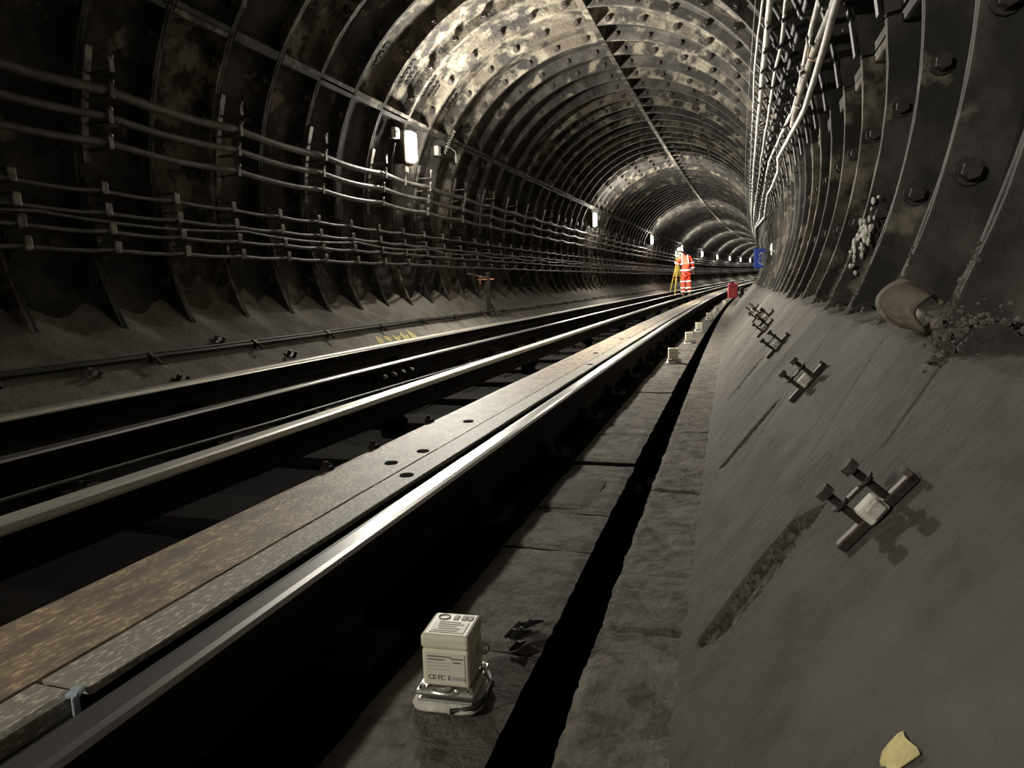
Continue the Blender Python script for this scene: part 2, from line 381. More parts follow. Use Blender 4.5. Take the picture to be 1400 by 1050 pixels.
SLOTS = [((1.305, .0), (1.155, .0)), ]
def slot_depth(s, u):
    d = 0
    for (s0, u0), (s1, u1), hwd in SLOTL:
        ax, ay = s1-s0, u1-u0; L = math.hypot(ax, ay); t = ((s-s0)*ax+(u-u0)*ay)/(L*L)
        pd = abs((s-s0)*ay-(u-u0)*ax)/L+.006*nz(s, u, 2, 30)
        if -.02 < t < 1.02 and pd < hwd*(1-.25*abs(2*t-1)**3): d = max(d, min(1, (hwd-pd)/.010))
    return d
SLOTL = [((1.225, 1.592), (1.115, 1.437), .052), ((2.25, 1.605), (2.18, 1.455), .032), ((3.45, 1.62), (3.36, 1.47), .03),
         ((5.05, 1.63), (4.90, 1.48), .026), ((6.35, 1.63), (6.2, 1.48), .026)]
SEAMS = [((2.55, 1.86), (2.00, 1.50), .012), ((3.0, 1.86), (2.7, 1.45), .02), ((1.75, 1.80), (1.45, 1.60), .012), ((3.9, 1.85), (3.55, 1.45), .02), ((4.5, 1.85), (4.2, 1.45), .03), ((5.6, 1.85), (5.2, 1.45), .04), ((1.30, 1.80), (1.20, 1.70), .008)]
def haunch_z(u):
    return -.165+(u-1.385)*1.22-.85*max(0, u-1.81)
def haunch(name, s0, s1, ds, du, m, parent):
    us = frange(1.372, 2.06, du); ss = frange(s0, s1, ds); v, f, fm = [], [], []; nu = len(us); sd = []
    for s in ss:
        jph = ((s-J0)/PITCH) % 1.0
        for u in us:
            z = haunch_z(u)+.006*nz(s, u, 0, 2.5)+.0022*nz(s, u, 4, 11)
            foot = max(0, 1-(u-1.372)/.03); z += .006*foot*nz(s, u, 9, 30)
            top = min(1, max(0, (u-1.79)/.08))
            z += top*(.025*nz(s, 0, 1, 3.1)+.018*nz(s, u, 6, 14)+.028*math.exp(-((min(jph, 1-jph))/.13)**2)*nz(s*.4, 3, 0, 4.3)-.02*math.sin(PI*jph))
            d = slot_depth(s, u) if 1.42 < u < 1.64 else 0
            z -= d*(.018+.012*nz(s, u, 1, 45)); uu = u+d*.010
            for (a0, b0), (a1, b1), hh in SEAMS:
                if min(a0, a1)-.02 < s < max(a0, a1)+.02:
                    t_ = (u-b0)/(b1-b0); dd = abs(s-(a0+(a1-a0)*t_)+.01*nz(s, u, 8, 9))
                    if 0 < t_ < 1 and dd < hh: z -= .007*(1-dd/hh)
            if abs(s-1.0) < 4: z += .004*max(0, nz(s*.35, u, 12, 30))*(1 if u < 1.5 else .4)
            sd.append(d); v.append(T(s, uu, z))
    for i in range(len(ss)-1):
        for k in range(nu-1):
            q = (i*nu+k, i*nu+k+1, (i+1)*nu+k+1, (i+1)*nu+k); f.append(q); fm.append(1 if sum(sd[x] for x in q) > 1.6 else 0)
    o = pyobj(name, v, f, m, parent, smooth=True); o.data.materials.append(M_SLOT)
    o.data.polygons.foreach_set('material_index', fm)
    return o
HR = empty('trim_1', label='sloping brown concrete haunch along the foot of the right wall', cat='haunch', kind='structure')
haunch('haunch_concrete', -8, .2, .2, .05, M_CONC, HR)
haunch('haunch_concrete', .2, 1.02, .01, .010, M_CONC, HR)
haunch('haunch_concrete', 1.02, 1.36, .0035, .0045, M_CONC, HR)
haunch('haunch_concrete', 1.36, 3.0, .008, .0085, M_CONC, HR)
haunch('haunch_concrete', 3.0, 10.0, .03, .02, M_CONC, HR)
haunch('haunch_concrete', 10.0, S_FAR, .127, .05, M_CONC, HR)
# left haunch with scallops between the ring flanges
def lhaunch(name, s0, s1, ds, n, parent):
    pr = [(-1.18, -.30), (-1.19, -.06)]+[(-1.20-.72*k/n, -.02+.60*k/n) for k in range(n+1)]
    def disp(s, u, z, i):
        jph = ((s-J0)/PITCH) % 1.0; top = min(1, max(0, (-u-1.5)/.15))
        d = .008*nz(s, u, 0, 2.2)+.003*nz(s, u, 3, 12)
        return (0, d+top*(.030*math.cos(2*PI*jph)-.028+.018*nz(s, 2, 2, 1.3)))
    return sweep(name, pr, frange(s0, s1, ds), M_CONCL, parent, closed=False, smooth=True, disp=disp)
HL = empty('trim_2', label='sloping concrete haunch along the foot of the left wall', cat='haunch', kind='structure')
lhaunch('haunch_concrete', -8, 1.6, .25, 10, HL); lhaunch('haunch_concrete', 1.6, 12, .025, 32, HL); lhaunch('haunch_concrete', 12, S_FAR, .127, 12, HL)

# ------------------------------------------------------------ sleepers, rails, board
SLE = []
mb = MB(); mb.box((0, 0, 0), (1.95, .25, .12), None, .008); sl_me = mb.mesh('sleeper', M_TIMBER)
for k in range(-8, 36):
    o = link('sleeper', sl_me, None, FLOOR); at(o, k*.75+.3, -.28, -.24)
def profile_rail(name, u, z, kind, label, cat='rail', group=None):
    if kind == 'bull':
        head = [(-.027, -.005), (-.022, -.001), (-.012, 0), (.018, 0), (.028, -.003), (.033, -.010)]
        web = [(.033, -.010), (.034, -.030), (.030, -.038), (.010, -.048), (.009, -.105), (.026, -.113), (.030, -.135), (.022, -.145), (-.022, -.145), (-.030, -.135), (-.026, -.113), (-.009, -.105), (-.010, -.048), (-.030, -.038), (-.034, -.030), (-.033, -.010), (-.027, -.005)]
    else:
        head = [(-.040, -.014), (-.034, -.004), (-.024, 0), (.024, 0), (.034, -.004), (.040, -.014), (.044, -.017), (.044, -.022)]
        web = [(.044, -.022), (.018, -.034), (.014, -.075), (.060, -.095), (.060, -.108), (-.060, -.108), (-.060, -.095), (-.014, -.075), (-.018, -.034), (-.044, -.022)]
    hd = [(-p[0], p[1]) for p in head[::-1] if p not in head][:2] if kind != 'bull' else []
    top = head if kind == 'bull' else head+[(-head[-1][0], head[-1][1])]
    root = empty(name, (0, 0, 0), 0, label, cat, group); root.location = (0, 0, 0)
    sweep('rail_head', [(u+a, z+b) for a, b in top], SS, M_RAILTOP if kind == 'bull' else M_RAILDULL, root)
    sweep('rail_web', [(u+a, z+b) for a, b in web], SS, M_RAILSIDE, root)
    return root
RD = profile_rail('running_rail', .7525, 0, 'bull', 'shiny steel running rail nearest the viewer, beside the rust-stained board', group=None)
RB = profile_rail('running_rail', -.7525, 0, 'bull', 'shiny steel running rail on the far side of the track, left of the centre rail')
RC = profile_rail('conductor_rail', .001, .035, 'cond', 'broad pale conductor rail in the middle of the track, left of the stained board')
RA = profile_rail('conductor_rail', -1.158, .072, 'cond', 'raised conductor rail nearest the left wall haunch')
mb = MB(); mb.box((.045, 0, -.135), (.05, .10, .07), None, .008); mb.box((-.045, 0, -.135), (.05, .10, .07), None, .008); mb.box((0, 0, -.155), (.26, .14, .02), None, .004)
for x in (-.1, .1): mb.cyl((x, 0, -.15), (x, 0, -.125), .014, 6)
ch_me = mb.mesh('rail_chair', M_RAILSIDE)
mb = MB(); mb.cyl((0, 0, -.108), (0, 0, -.21), .055, 12); mb.cyl((0, 0, -.13), (0, 0, -.15), .068, 12); in_me = mb.mesh('insulator', M_TIMBER)
for k in range(-4, 34):
    for root, u in ((RD, .7525), (RB, -.7525)):
        o = link('rail_chair', ch_me, None, root); at(o, k*.75+.3, u, 0)
for k in range(-2, 12):
    for root, u, z in ((RC, .001, .035), (RA, -1.158, .072)):
        o = link('insulator', in_me, None, root); at(o, k*2.25+.6, u, z)
# fishplate with four square bolt heads on the left running rail
mb = MB(); mb.box((.022, 0, -.075), (.018, .52, .06), None, .004); fp = mb.build('fishplate', M_RAILSIDE, RB); at(fp, 4.32, -.7525, 0)
mb = MB(); mb.box((0, 0, 0), (.022, .032, .032), None, .003); mb.cyl((.008, 0, 0), (.026, 0, 0), .009, 8); bh = mb.mesh('fishplate_bolt', M_BRKT)
for k in range(4): o = link('fishplate_bolt', bh, None, RB); at(o, 4.12+.133*k, -.700, -.075)
# thin cable between the left running rail and the centre rail
zc = -.045
pts = [T(s, -.455+.055*min(1, max(0, (s-1.8)/.5))+.10*min(1, max(0, (s-2.6)/3)), -.055+.0*s) for s in frange(-6, 60, .5)]
mb = MB(); mb.tube(pts, .008, 6); tag(mb.build('track_cable', M_CABLE, None, True), 'thin dark cable lying left of the centre conductor rail', 'cable')
mb = MB()
for k in range(-3, 30): p = T(k*2+.5, -.38, 0); mb.box((p.x, p.y, -.105), (.03, .03, .11))
# the board beside the near rail
BD = empty('trackside_board', (0, 0, 0), 0, 'long rust-flecked flat board with bolt holes lying along the inside of the near rail', 'board')
bj = [-7, -1.6, 1.945, 6.3, 10.6, 15.0, 19.4, 24, 30, 40, 60, 90, S_FAR]
for a, b in zip(bj, bj[1:]):
    ss = frange(a+.003, b-.003, min(.25, (b-a)/4))
    dz = random.uniform(-.0015, .0015)
    sweep('wide_plank', [(.402, -.012), (.41, -.003), (.43, 0), (.611, 0), (.613, -.002), (.613, -.045), (.402, -.045)], ss, M_PLANK, BD, disp=lambda s, u, z, i: (.003*nz(s, i, 0, 1.7) if i < 2 else 0, .0012*nz(s, u, 1, 2)+dz))
nj = [.628, 3.1, 8, 14, 22, 35, 60, S_FAR]
for a, b in zip(nj, nj[1:]):
    ss = frange(a+.002, b-.002, min(.12, (b-a)/4)) if a < 4 else frange(a+.002, b-.002, 1.0)
    sweep('narrow_strip', [(.616, -.002), (.618, 0), (.694, 0), (.696, -.002), (.696, -.010), (.616, -.010)], ss, M_PLANK2, BD, disp=lambda s, u, z, i: (.0025*nz(s, i, 2, 3) if 1 < i < 5 else 0, .001*nz(s, u, 1, 5)))
ss = frange(-6, .62, .12)
sweep('narrow_strip', [(.616, -.002), (.618, 0), (.672, -.001), (.680, -.006), (.680, -.030), (.616, -.030)], ss, M_PLANK2, BD, disp=lambda s, u, z, i: (.004*nz(s, i, 2, 5) if 1 < i < 5 else 0, .001*nz(s, u, 1, 5)))
sweep('grey_packing', [(.682, -.03), (.716, -.03), (.716, -.06), (.682, -.06)], frange(.47, .62, .05), M_GREY, BD)
sweep('board_bearer', [(.45, -.045), (.66, -.045), (.66, -.15), (.45, -.15)], frange(-7, S_FAR, 2), M_TIMBER, BD)
# bolt holes and lugs in the board
mb = MB(); mb.cyl((0, 0, -.004), (0, 0, .0012), .019, 16); mb.cyl((0, 0, 0), (0, 0, .0016), .009, 6); hole_me = mb.mesh('bolt_hole', M_BED)
for s, u in ((1.64, .655), (1.755, .552), (1.904, .583), (2.376, .552), (4.2, .655), (4.9, .56), (6.1, .56), (7.4, .6), (8.9, .56)):
    o = link('bolt_hole', hole_me, None, BD); at(o, s, u, .0012)
mb = MB(); mb.box((0, 0, 0), (.03, .03, .014), None, .003); mb.cyl((-.004, .0, 0), (-.004, 0, .020), .008, 6); mb.box((-.012, .018, .004), (.02, .012, .01), (0, 0, .4), .002)
lug = mb.mesh('board_lug', M_RAILSIDE)
for s in (1.66, 1.93, 2.36): o = link('board_lug', lug, None, BD); at(o, s, .404, .002)
# pale filler stub on the strip end
mb = MB(); mb.box((0, 0, 0), (.016, .02, .008), (0, 0, .4), .002); mb.box((.008, -.008, -.012), (.004, .01, .024), None, .001)
o = mb.build('filler_scrap', mat('pale_blue_filler', (.34, .40, .44), .7), BD); at(o, .615, .690, .002)

# ------------------------------------------------------------ lamps
def lampset():
    root = empty('bulkhead_lamp')
    m = MB(); m.box((0, 0, 0), (.07, .20, .34), None, .02, 2); m.box((-.07, 0, 0), (.08, .05, .30), None, .004); m.build('lamp_body', M_DARKSTEEL, root)
    m = MB(); m.box((.058, 0, 0), (.075, .155, .29), None, .034, 4); m.build('lamp_glass', M_LAMP, root, True)
    m = MB()
    for z in (-.09, 0, .09): m.tube([(.03, -.088, z), (.09, -.08, z), (.104, 0, z), (.09, .08, z), (.03, .088, z)], .0035, 6)
    m.tube([(.03, 0, -.155), (.09, 0, -.14), (.104, 0, 0), (.09, 0, .14), (.03, 0, .155)], .0035, 6); m.build('lamp_guard', M_BRKT, root)
    m = MB(); m.box((-.02, 0, -.21), (.05, .07, .07), None, .006); m.cyl((-.02, 0, -.24), (-.03, 0, -.36), .011, 8); m.build('gear_box', M_CREAMBOX, root)
    return root
LP = lampset()
for k in range(-1, 13):
    s = S_LAMP0+LAMP_STEP*k; o = LP if k == -1 else copy_tree(LP); at(o, s, -1.61, 1.885)
    where = {-1: 'bulkhead lamp on the left wall behind the viewer', 0: 'largest glaring bulkhead lamp, nearest on the left wall above the cable runs', 1: 'second bulkhead lamp along the left wall, by a lit ring',
             2: 'third bulkhead lamp along the left wall, left of the worker', 3: 'fourth bulkhead lamp, just above the worker\'s right shoulder', 4: 'fifth bulkhead lamp, first one right of the worker'}.get(k)
    tag(o, where or 'small glaring bulkhead lamp far off along the curving left wall', 'lamp', 'bulkhead lamps along the left wall')
    ld = bpy.data.lights.new('lamp_light', 'AREA'); ld.shape = 'RECTANGLE'; ld.size = .15; ld.size_y = .28; ld.energy = LAMP_W; ld.color = LAMP_COL
    lo = bpy.data.objects.new('lamp_light', ld); C.objects.link(lo); lo.parent = o
    lo.location = (.115, 0, 0); lo.rotation_euler = (0, -PI/2, 0)
    pd = bpy.data.lights.new('lamp_side_light', 'POINT'); pd.energy = LAMP_NEAR; pd.color = LAMP_COL; pd.shadow_soft_size = .05
    po = bpy.data.objects.new('lamp_side_light', pd); C.objects.link(po); po.parent = o; po.location = (.135, 0, 0)
    if k == -1: pd.energy = 1.5; ld.energy = LAMP_W*1.35
# junction boxes, conduit, tag beside the first lamp
def jbox(s, deg, label):
    t = thing('junction_box', *ring(s, deg, -.03), label, 'junction box'); t.rotation_euler.y = 0
    m = MB(); m.box((0, 0, 0), (.05, .085, .10), None, .008, 2); m.build('box_body', M_CREAMBOX, t)
    m = MB(); m.cyl((.024, 0, 0), (.030, 0, 0), .022, 14); m.build('box_cap', M_GREY, t)
    m = MB(); m.box((-.045, 0, 0), (.05, .03, .09)); m.build('mount', M_DARKSTEEL, t)
    return t
jbox(6.36, 25, 'grey box with round cap on the wall just left of the first lamp')
jbox(7.36, 25, 'pale box with round cap on the wall just right of the first lamp')
mb = MB(); mb.box((0, 0, -.06), (.012, .045, .085), None, .004)
t = thing('hanging_tag', *ring(7.80, 26.6, -.05), 'small white tag hanging from a wire right of the first lamp', 'tag')
mb.build('tag_plate', M_WHITE, t); mb = MB(); mb.tube([(0, 0, -.015), (0, -.03, .02), (-.02, -.12, .05), (-.05, -.2, .06)], .004, 6); mb.build('tag_wire', M_WHITE, t)
mb = MB(); pts = [T(*ring(7.55+.02*math.sin(i*2.2), 25+i*.33, -.03+.02*math.cos(i*2.2))) for i in range(26)]; mb.tube(pts, .006, 6)
tag(mb.build('coiled_lead', M_CABLEW, None, True), 'short coiled pale lead on the flange right of the first lamp', 'cable')
mb = MB(); mb.tube([T(*ring(s, d, -.035)) for s, d in ((6.4, 22.5), (6.42, 17), (6.5, 12), (6.52, 6), (6.56, -2))], .009, 6)
tag(mb.build('lamp_conduit', M_CABLE, None, True), 'thin conduit dropping from the first lamp to the lower cables', 'conduit')

# ------------------------------------------------------------ left wall cables
def cable(name, pts_fn, r, m, label, group, s0=-12, s1=S_FAR, ds=.127, n=8, cat='cable'):
    ss = frange(s0, 26, ds)+frange(26.5, s1, .9)
    mb = MB(); mb.tube([T(*pts_fn(s)) for s in ss], r, n); return tag(mb.build(name, m, None, True), label, cat, group)
UPP, S_UP = 1.016, 4.075
def sag(s, amp, per, s0): ph = ((s-s0)/per) % 1.0; return -amp*4*ph*(1-ph)
for (uu, zz, r, lab) in ((-1.655, 1.578, .027, 'thick grey cable, topmost of the three upper runs on the left wall'),
                         (-1.678, 1.450, .022, 'grey cable, middle one of the three upper runs on the left wall'),
                         (-1.692, 1.318, .020, 'grey cable, lowest of the three upper runs on the left wall')):
    cable('wall_cable', lambda s, uu=uu, zz=zz: (s, uu+.004*nz(s, zz, 0, .8), zz+sag(s, .022, UPP, S_UP)+.006*nz(s, zz, 0, .6)), r, M_CABLE, lab, 'cables along the left wall')
for q, (uu, zz) in enumerate(((-1.724, 1.066), (-1.712, .955), (-1.697, .855), (-1.676, .753))):
    cable('wall_cable', lambda s, uu=uu, zz=zz, q=q: (s, uu+.006*nz(s, zz+q, 0, .9), zz+sag(s, .012, PITCH, 2.52)+.010*nz(s, zz+q, 0, .7)), .0115, M_CABLE,
          ('highest', 'second', 'third', 'lowest')[q]+' of the four thin lower cables on the left wall', 'cables along the left wall')
cable('wall_cable', lambda s: (s, -1.70+.006*nz(s, 9, 0, .9), .925+sag(s, .03, PITCH*3, 2.6)), .009, M_CABLE, 'thin loose cable slung just under the second lower cable on the left wall', 'cables along the left wall')
# upper hangers: strap with four hooks, every second ring
def upper_hanger():
    root = empty('cable_hanger')
    wall = Vector((U0-(RT)*math.cos(math.radians(10)), 0, ZC+RT*math.sin(math.radians(10))))
    def wl(z): return U0-math.sqrt(RT*RT-(z-ZC)**2)
    zs = [1.22, 1.35, 1.5, 1.65, 1.80]; m = MB(); u_r, z_r = -1.655, 1.578
    for a, b in zip(zs, zs[1:]):
        p = Vector((wl(a)-u_r+.008, -.05, a-z_r)); q = Vector((wl(b)-u_r+.008, -.05, b-z_r)); c = (p+q)/2; d = q-p
        m.box(c, (.014, .045, d.length+.006), (0, math.atan2(d.x, d.z), 0), .002)
    m.build('strap', M_BRKT, root)
    for u, z, r in ((-1.655, 1.578, .027), (-1.678, 1.450, .022), (-1.692, 1.318, .020), (-1.64, 1.705, .024)):
        m = MB(); w0 = wl(z)-u_r; x = u-u_r; dz = z-z_r
        m.box(((w0+x+.03)/2, -.03, dz-r-.012), (x+.03-w0, .032, .012), None, .002)
        m.box((x+r+.012, -.03, dz-.004), (.012, .034, 2*r+.03), None, .003)
        m.ball((x+r+.014, -.03, dz+r+.012), .014, n=8)
        m.build('hook', M_BRKT, root)
    return root
UH = upper_hanger()
for k in range(-10, 60):
    s = S_UP+.03+UPP*k
    if s > 60: break
    if k == -10: o = UH
    elif s < 24: o = copy_tree(UH)
    else:
        if s-UPP < 24:
            mbx = bmesh.new()
            for ch in UH.children: mbx.from_mesh(ch.data)
            UHF = bpy.data.meshes.new('cable_hanger'); mbx.to_mesh(UHF); UHF.materials.append(M_BRKT)
        o = bpy.data.objects.new('cable_hanger', UHF); C.objects.link(o)
    n_ = round((s-6.14)/UPP)
    where = {-3: 'third upper cable strap to the left of the largest lamp, four upturned hooks in shadow', -2: 'second upper cable strap to the left of the largest lamp, with an empty top hook', -1: 'first upper cable strap to the left of the largest lamp, with an empty top hook',
             0: 'upper cable strap just left of the largest lamp, brightly lit', 1: 'upper cable strap directly right of and below the largest lamp', 2: 'second upper cable strap to the right of the largest lamp', 3: 'third upper cable strap to the right of the largest lamp'}.get(n_)
    tag(o, where or 'steel strap with four upturned hooks holding the three upper cables on the left wall', 'cable hanger', 'upper cable hangers on the left wall'); at(o, s, -1.655, 1.578)
def lower_hanger():
    root = empty('cable_hanger'); u_r, z_r = -1.70, .91
    def wl(z): return U0-math.sqrt(RT*RT-(z-ZC)**2)
    zs = [.70, .85, 1.0, 1.14]; m = MB()
    for a, b in zip(zs, zs[1:]):
        p = Vector((wl(a)-u_r+.006, 0, a-z_r)); q = Vector((wl(b)-u_r+.006, 0, b-z_r)); c = (p+q)/2; d = q-p
        m.box(c, (.010, .035, d.length+.004), (0, math.atan2(d.x, d.z), 0), .002)
    m.build('strap', M_DARKSTEEL, root)
    for u, z in ((-1.724, 1.066), (-1.712, .955), (-1.697, .855), (-1.676, .753)):
        m = MB(); w0 = wl(z)-u_r; x = u-u_r; dz = z-z_r
        m.box(((w0+x+.02)/2, 0, dz-.017), (x+.02-w0, .036, .008), None, .002)
        m.box((x+.022, 0, dz+.012), (.010, .044, .062), None, .006, 2)
        m.box(((w0+x+.02)/2+.01, 0, dz+.043), (x+.01-w0, .040, .008), None, .002)
        m.build('hook', M_BRKT, root)
    return root
LH = lower_hanger()
for k in range(-12, 130):
    s = 2.52+PITCH*k
    if s > 62: break
    if k == -12: o = LH
    elif s < 20: o = copy_tree(LH)
    else:
        if s-PITCH < 20:
            mbx = bmesh.new()
            for ch in LH.children: mbx.from_mesh(ch.data)
            LHF = bpy.data.meshes.new('cable_hanger'); mbx.to_mesh(LHF); LHF.materials.append(M_BRKT)
        o = bpy.data.objects.new('cable_hanger', LHF); C.objects.link(o)
    where = ['leftmost', 'second', 'third', 'fourth', 'fifth', 'sixth', 'seventh', 'eighth'][round((s-2.52)/PITCH)] if 2.4 < s < 6.2 else None
    tag(o, where+(' lower cable hanger in the photo on the left wall, four square hooks' if where == 'leftmost' else ' lower cable hanger from the left edge of the photo, four square hooks') if where else 'flat steel hanger with four square hooks on the left wall lower cables', 'cable hanger', 'lower cable hangers on the left wall'); at(o, s, -1.70, .91)

# pipe along the left haunch with clips
def lhz(u): return -.02+(-1.20-u)*.8333
def lpipe(s, off=0): return (s, -1.405+.012*nz(s, 2, 0, .9)-off*.02, lhz(-1.405)+.035+.008*nz(s, 5, 0, 1.1)+off*.02)
PG = empty('haunch_cable', (0, 0, 0), 0, 'thin black cable clipped along the concrete haunch of the left wall', 'cable')
mb = MB(); mb.tube([T(*lpipe(s)) for s in frange(-6, 12, .15)+frange(12.6, 60, .6)], .012, 8); mb.build('cable_run', M_BLACK, PG, True)
mb = MB(); mb.tube([T(*lpipe(s, 1)) for s in frange(-6, 8.1, .15)], .006, 6); mb.build('earth_wire', M_CABLE, PG, True)
mb = MB(); mb.box((0, 0, 0), (.05, .03, .012), (0, .69, 0), .002); mb.box((-.004, 0, -.026), (.012, .024, .06), (0, .69, 0), .002); mb.cyl((.02, 0, -.01), (.05, 0, -.045), .009, 8); clip = mb.mesh('cable_clip', M_DARKSTEEL)
for k in range(-3, 22):
    s = 2.92+.84*k; o = link('cable_clip', clip, None, PG); at(o, s, -1.40, lhz(-1.405)+.045)
# dark bolts stubs sunk in the left haunch by the conductor rail
for s, u, lab in ((2.52, -1.40, 'rusty metal stub with white crust sticking out of the left haunch below the cable'), (2.96, -1.30, 'dark pair of bolt stubs on the left haunch right above the conductor rail'),
                  (3.98, -1.335, 'single dark bolt stub on the left haunch close to the conductor rail'), (3.50, -1.50, 'bright crusted stub on the left haunch just above the cable')):
    t = thing('bolt_stub', s, u, lhz(u), lab, 'bolt stub'); m = MB()
    m.cyl((0, 0, -.02), (.03, 0, .03), .013, 8); m.cyl((.02, .04, -.03), (.045, .045, .015), .011, 8); m.box((.01, .02, -.003), (.05, .08, .012), (0, .69, 0), .003); m.build('stud', M_DARKSTEEL if '-' not in lab and 'crust' not in lab else M_BRKT, t)
# short post with arm on the left haunch
t = thing('marker_post', 8.22, -1.40, lhz(-1.40), 'short steel post with side arm standing on the left haunch', 'post')
mb = MB(); mb.box((0, 0, .25), (.045, .045, .56), None, .003); mb.build('post_shaft', M_DARKSTEEL, t)
mb = MB(); mb.box((-.13, -.02, .49), (.26, .03, .02), (0, .25, 0), .003); mb.build('arm', M_BRKT, t)
mb = MB(); mb.box((-.06, -.03, .44), (.12, .02, .014), None, .002); mb.box((-.09, -.03, .43), (.014, .02, .10), None, .002); mb.cyl((.02, 0, .44), (.08, 0, .44), .008, 8); mb.build('clamp', M_ORBR, t)
mb = MB(); mb.cyl((0, .05, .16), (.0, .24, .0), .010, 6); mb.box((0, .01, -.005), (.10, .10, .012), (0, .69, 0), .002); mb.build('brace', M_DARKSTEEL, t)

# yellow painted marks on the left haunch
def paint(name, pts, m, label, cat='paint mark', group=None, off=.003):
    v = [T(s, u, z+off) for s, u, z in pts]; n = len(v); c = sum(v, Vector())/n
    up = Vector((0, 0, .0015)); v2 = [p+up for p in v]; f = [(i, (i+1) % n, n+(i+1) % n, n+i) for i in range(n)]+[tuple(range(n, 2*n)), tuple(range(n))[::-1]]
    return tag(pyobj(name, v+v2, f, m), label, cat, group)
def glyph(s0, k):
    sh = [[(0, .0), (.02, .06), (.06, .08), (.10, .055), (.11, .02), (.07, .0)], [(0, .02), (.03, .07), (.08, .075), (.11, .03), (.06, .0)], [(0, .0), (.02, .08), (.05, .05), (.09, .04), (.13, .06), (.12, .02), (.05, .0)],
          [(0, .0), (.0, .05), (.05, .09), (.08, .03), (.13, .05), (.12, .0)], [(0, .0), (.02, .09), (.06, .09), (.12, .02), (.10, .0)]][k]
    pts = []
    for a, b in sh:
        u = -1.285-b*.9; s = s0+a*1.0+b*.2
        pts.append((s, u, lhz(u)+.008*nz(s, u, 0, 2.2)+.003*nz(s, u, 3, 12)))
    paint('painted_mark', pts, M_YPAINT, ['first', 'second', 'third', 'fourth', 'fifth'][k]+' from the left of five faded yellow paint marks on the left haunch', 'paint mark', 'yellow paint marks on the left haunch', .004)
for k in range(5): glyph(5.17+.155*k, k)

# ------------------------------------------------------------ right wall cables high up
def poly(tbl):
    xs = [a[0] for a in tbl]; ds = [a[1] for a in tbl]
    return lambda s: float(np.interp(s, xs, ds))
RC_ = [('c0', [(-12, 32), (4.8, 32.7), (6.3, 33), (7.7, 31.8), (12, 30), (20, 28), (122, 28)], .008, M_CABLEW, 'thin pale cable, highest of the bundle on the upper right wall', .05),
       ('c1', [(-12, 29.6), (4.7, 30.3), (5.75, 29.8), (7.4, 28.9), (9.2, 27.9), (14, 26.5), (122, 26.5)], .020, M_CABLEW, 'thick smooth pale cable on the upper right wall, second from the top', .0),
       ('c2', [(-12, 26), (4.4, 25.8), (5.06, 25), (6.3, 24.4), (8.1, 23.8), (12, 22), (19, 23), (122, 22)], .012, M_CABLEW, 'pale wavy cable left of the hanger boxes on the upper right wall', .25),
       ('c3', [(-12, 19), (3.7, 17.2), (4.37, 16.3), (5.48, 14.2), (6.48, 15.6), (8.47, 18), (10.7, 16.1), (15.2, 14.1), (20, 20), (122, 20)], .014, M_CABLEW, 'pale cable crossing the mottled thick one on the upper right wall', .2),
       ('c4', [(-12, 14), (3.35, 13.1), (3.92, 12), (4.94, 10.4), (6.4, 12.3), (7.4, 13.7), (7.66, 10.8), (9.2, 11.2), (10.1, 12.4), (12.3, 8.5), (15, 12), (20, 19), (122, 19)], .017, M_CABLEW, 'lowest pale cable of the bundle on the upper right wall', .12)]
for nm, tb, r, m, lab, wv in RC_:
    fn = poly(tb)
    def pf(s, fn=fn, wv=wv, q=len(nm)+r*100):
        return ring(s, fn(s)+wv*nz(s, q, 0, 1.4)*1.5+.08*sag(s, 1, PITCH, J0), -.08+.006*nz(s, q, 3, 1.2), 1)
    cable('roof_cable', pf, r, m, lab, 'cables high on the right wall', ds=.1)
fn = poly([(-2, 13.5), (3.6, 14.0), (4.25, 14.6), (5.07, 14.2), (5.8, 12.7)])
mb = MB(); mb.tube([T(*ring(s, fn(s), -.075, 1)) for s in frange(-2, 5.8, .1)], .019, 10); tag(mb.build('roof_cable', M_FAT, None, True), 'thick mottled cable stub between two pale cables on the upper right wall', 'cable')
for q, (s0, dg) in enumerate(((3.95, 15.4), (4.5, 15.2), (5.0, 13.6), (4.08, 14.6))):
    m = MB(); pts = [T(*ring(s0+.03*math.sin(t), dg-2.4+5*t/PI/1.0*.5, -.10-.02*math.sin(t), 1)) for t in frange(0, PI, .4)]; m.tube(pts, .004, 5)
    tag(m.build('cable_tie', M_ORBR if q == 3 else M_CABLEW, None, True), ['pale tie round the mottled cable, nearest but one', 'pale tie round the mottled cable halfway along', 'pale tie round the far end of the mottled cable', 'reddish tie round the mottled cable near the top edge'][q], 'cable tie')
# black hangers holding the bundle
def rhanger():
    root = empty('cable_rack'); m = MB()
    def pt(deg, dr, y=0): a = math.radians(deg); return Vector(((RT+dr)*math.cos(a), y, (RT+dr)*math.sin(a)))
    for a in range(7, 35, 4):
        p, q = pt(a, -.015), pt(a+4, -.015); c = (p+q)/2; d = q-p; m.box(c, (.014, .05, d.length+.004), (0, math.atan2(d.x, d.z), 0), .002)
    m.build('rack_strap', M_BLACK, root)
    for a in (15.5, 20, 25.5, 30):
        m = MB(); p, q = pt(a-1.1, -.01), pt(a-1.1, -.115); c = (p+q)/2; d = q-p
        m.box(c, (.05, .055, .010), (0, -math.radians(a), 0), .002); m.box((p*.5+q*.5), (d.length, .045, .012), (0, -math.radians(a), 0), .002)
        r_ = pt(a-.2, -.118); m.box(r_, (.010, .045, .032), (0, -math.radians(a), 0), .002); m.build('rack_hook', M_BLACK, root)
    for a in (20.5, 22): m = MB(); p = pt(a, -.05); m.box(p, (.07, .16, .030), (0, -math.radians(a), 0), .005); m.build('spacer_block', M_BLACK, root)
    return root
RH = rhanger()
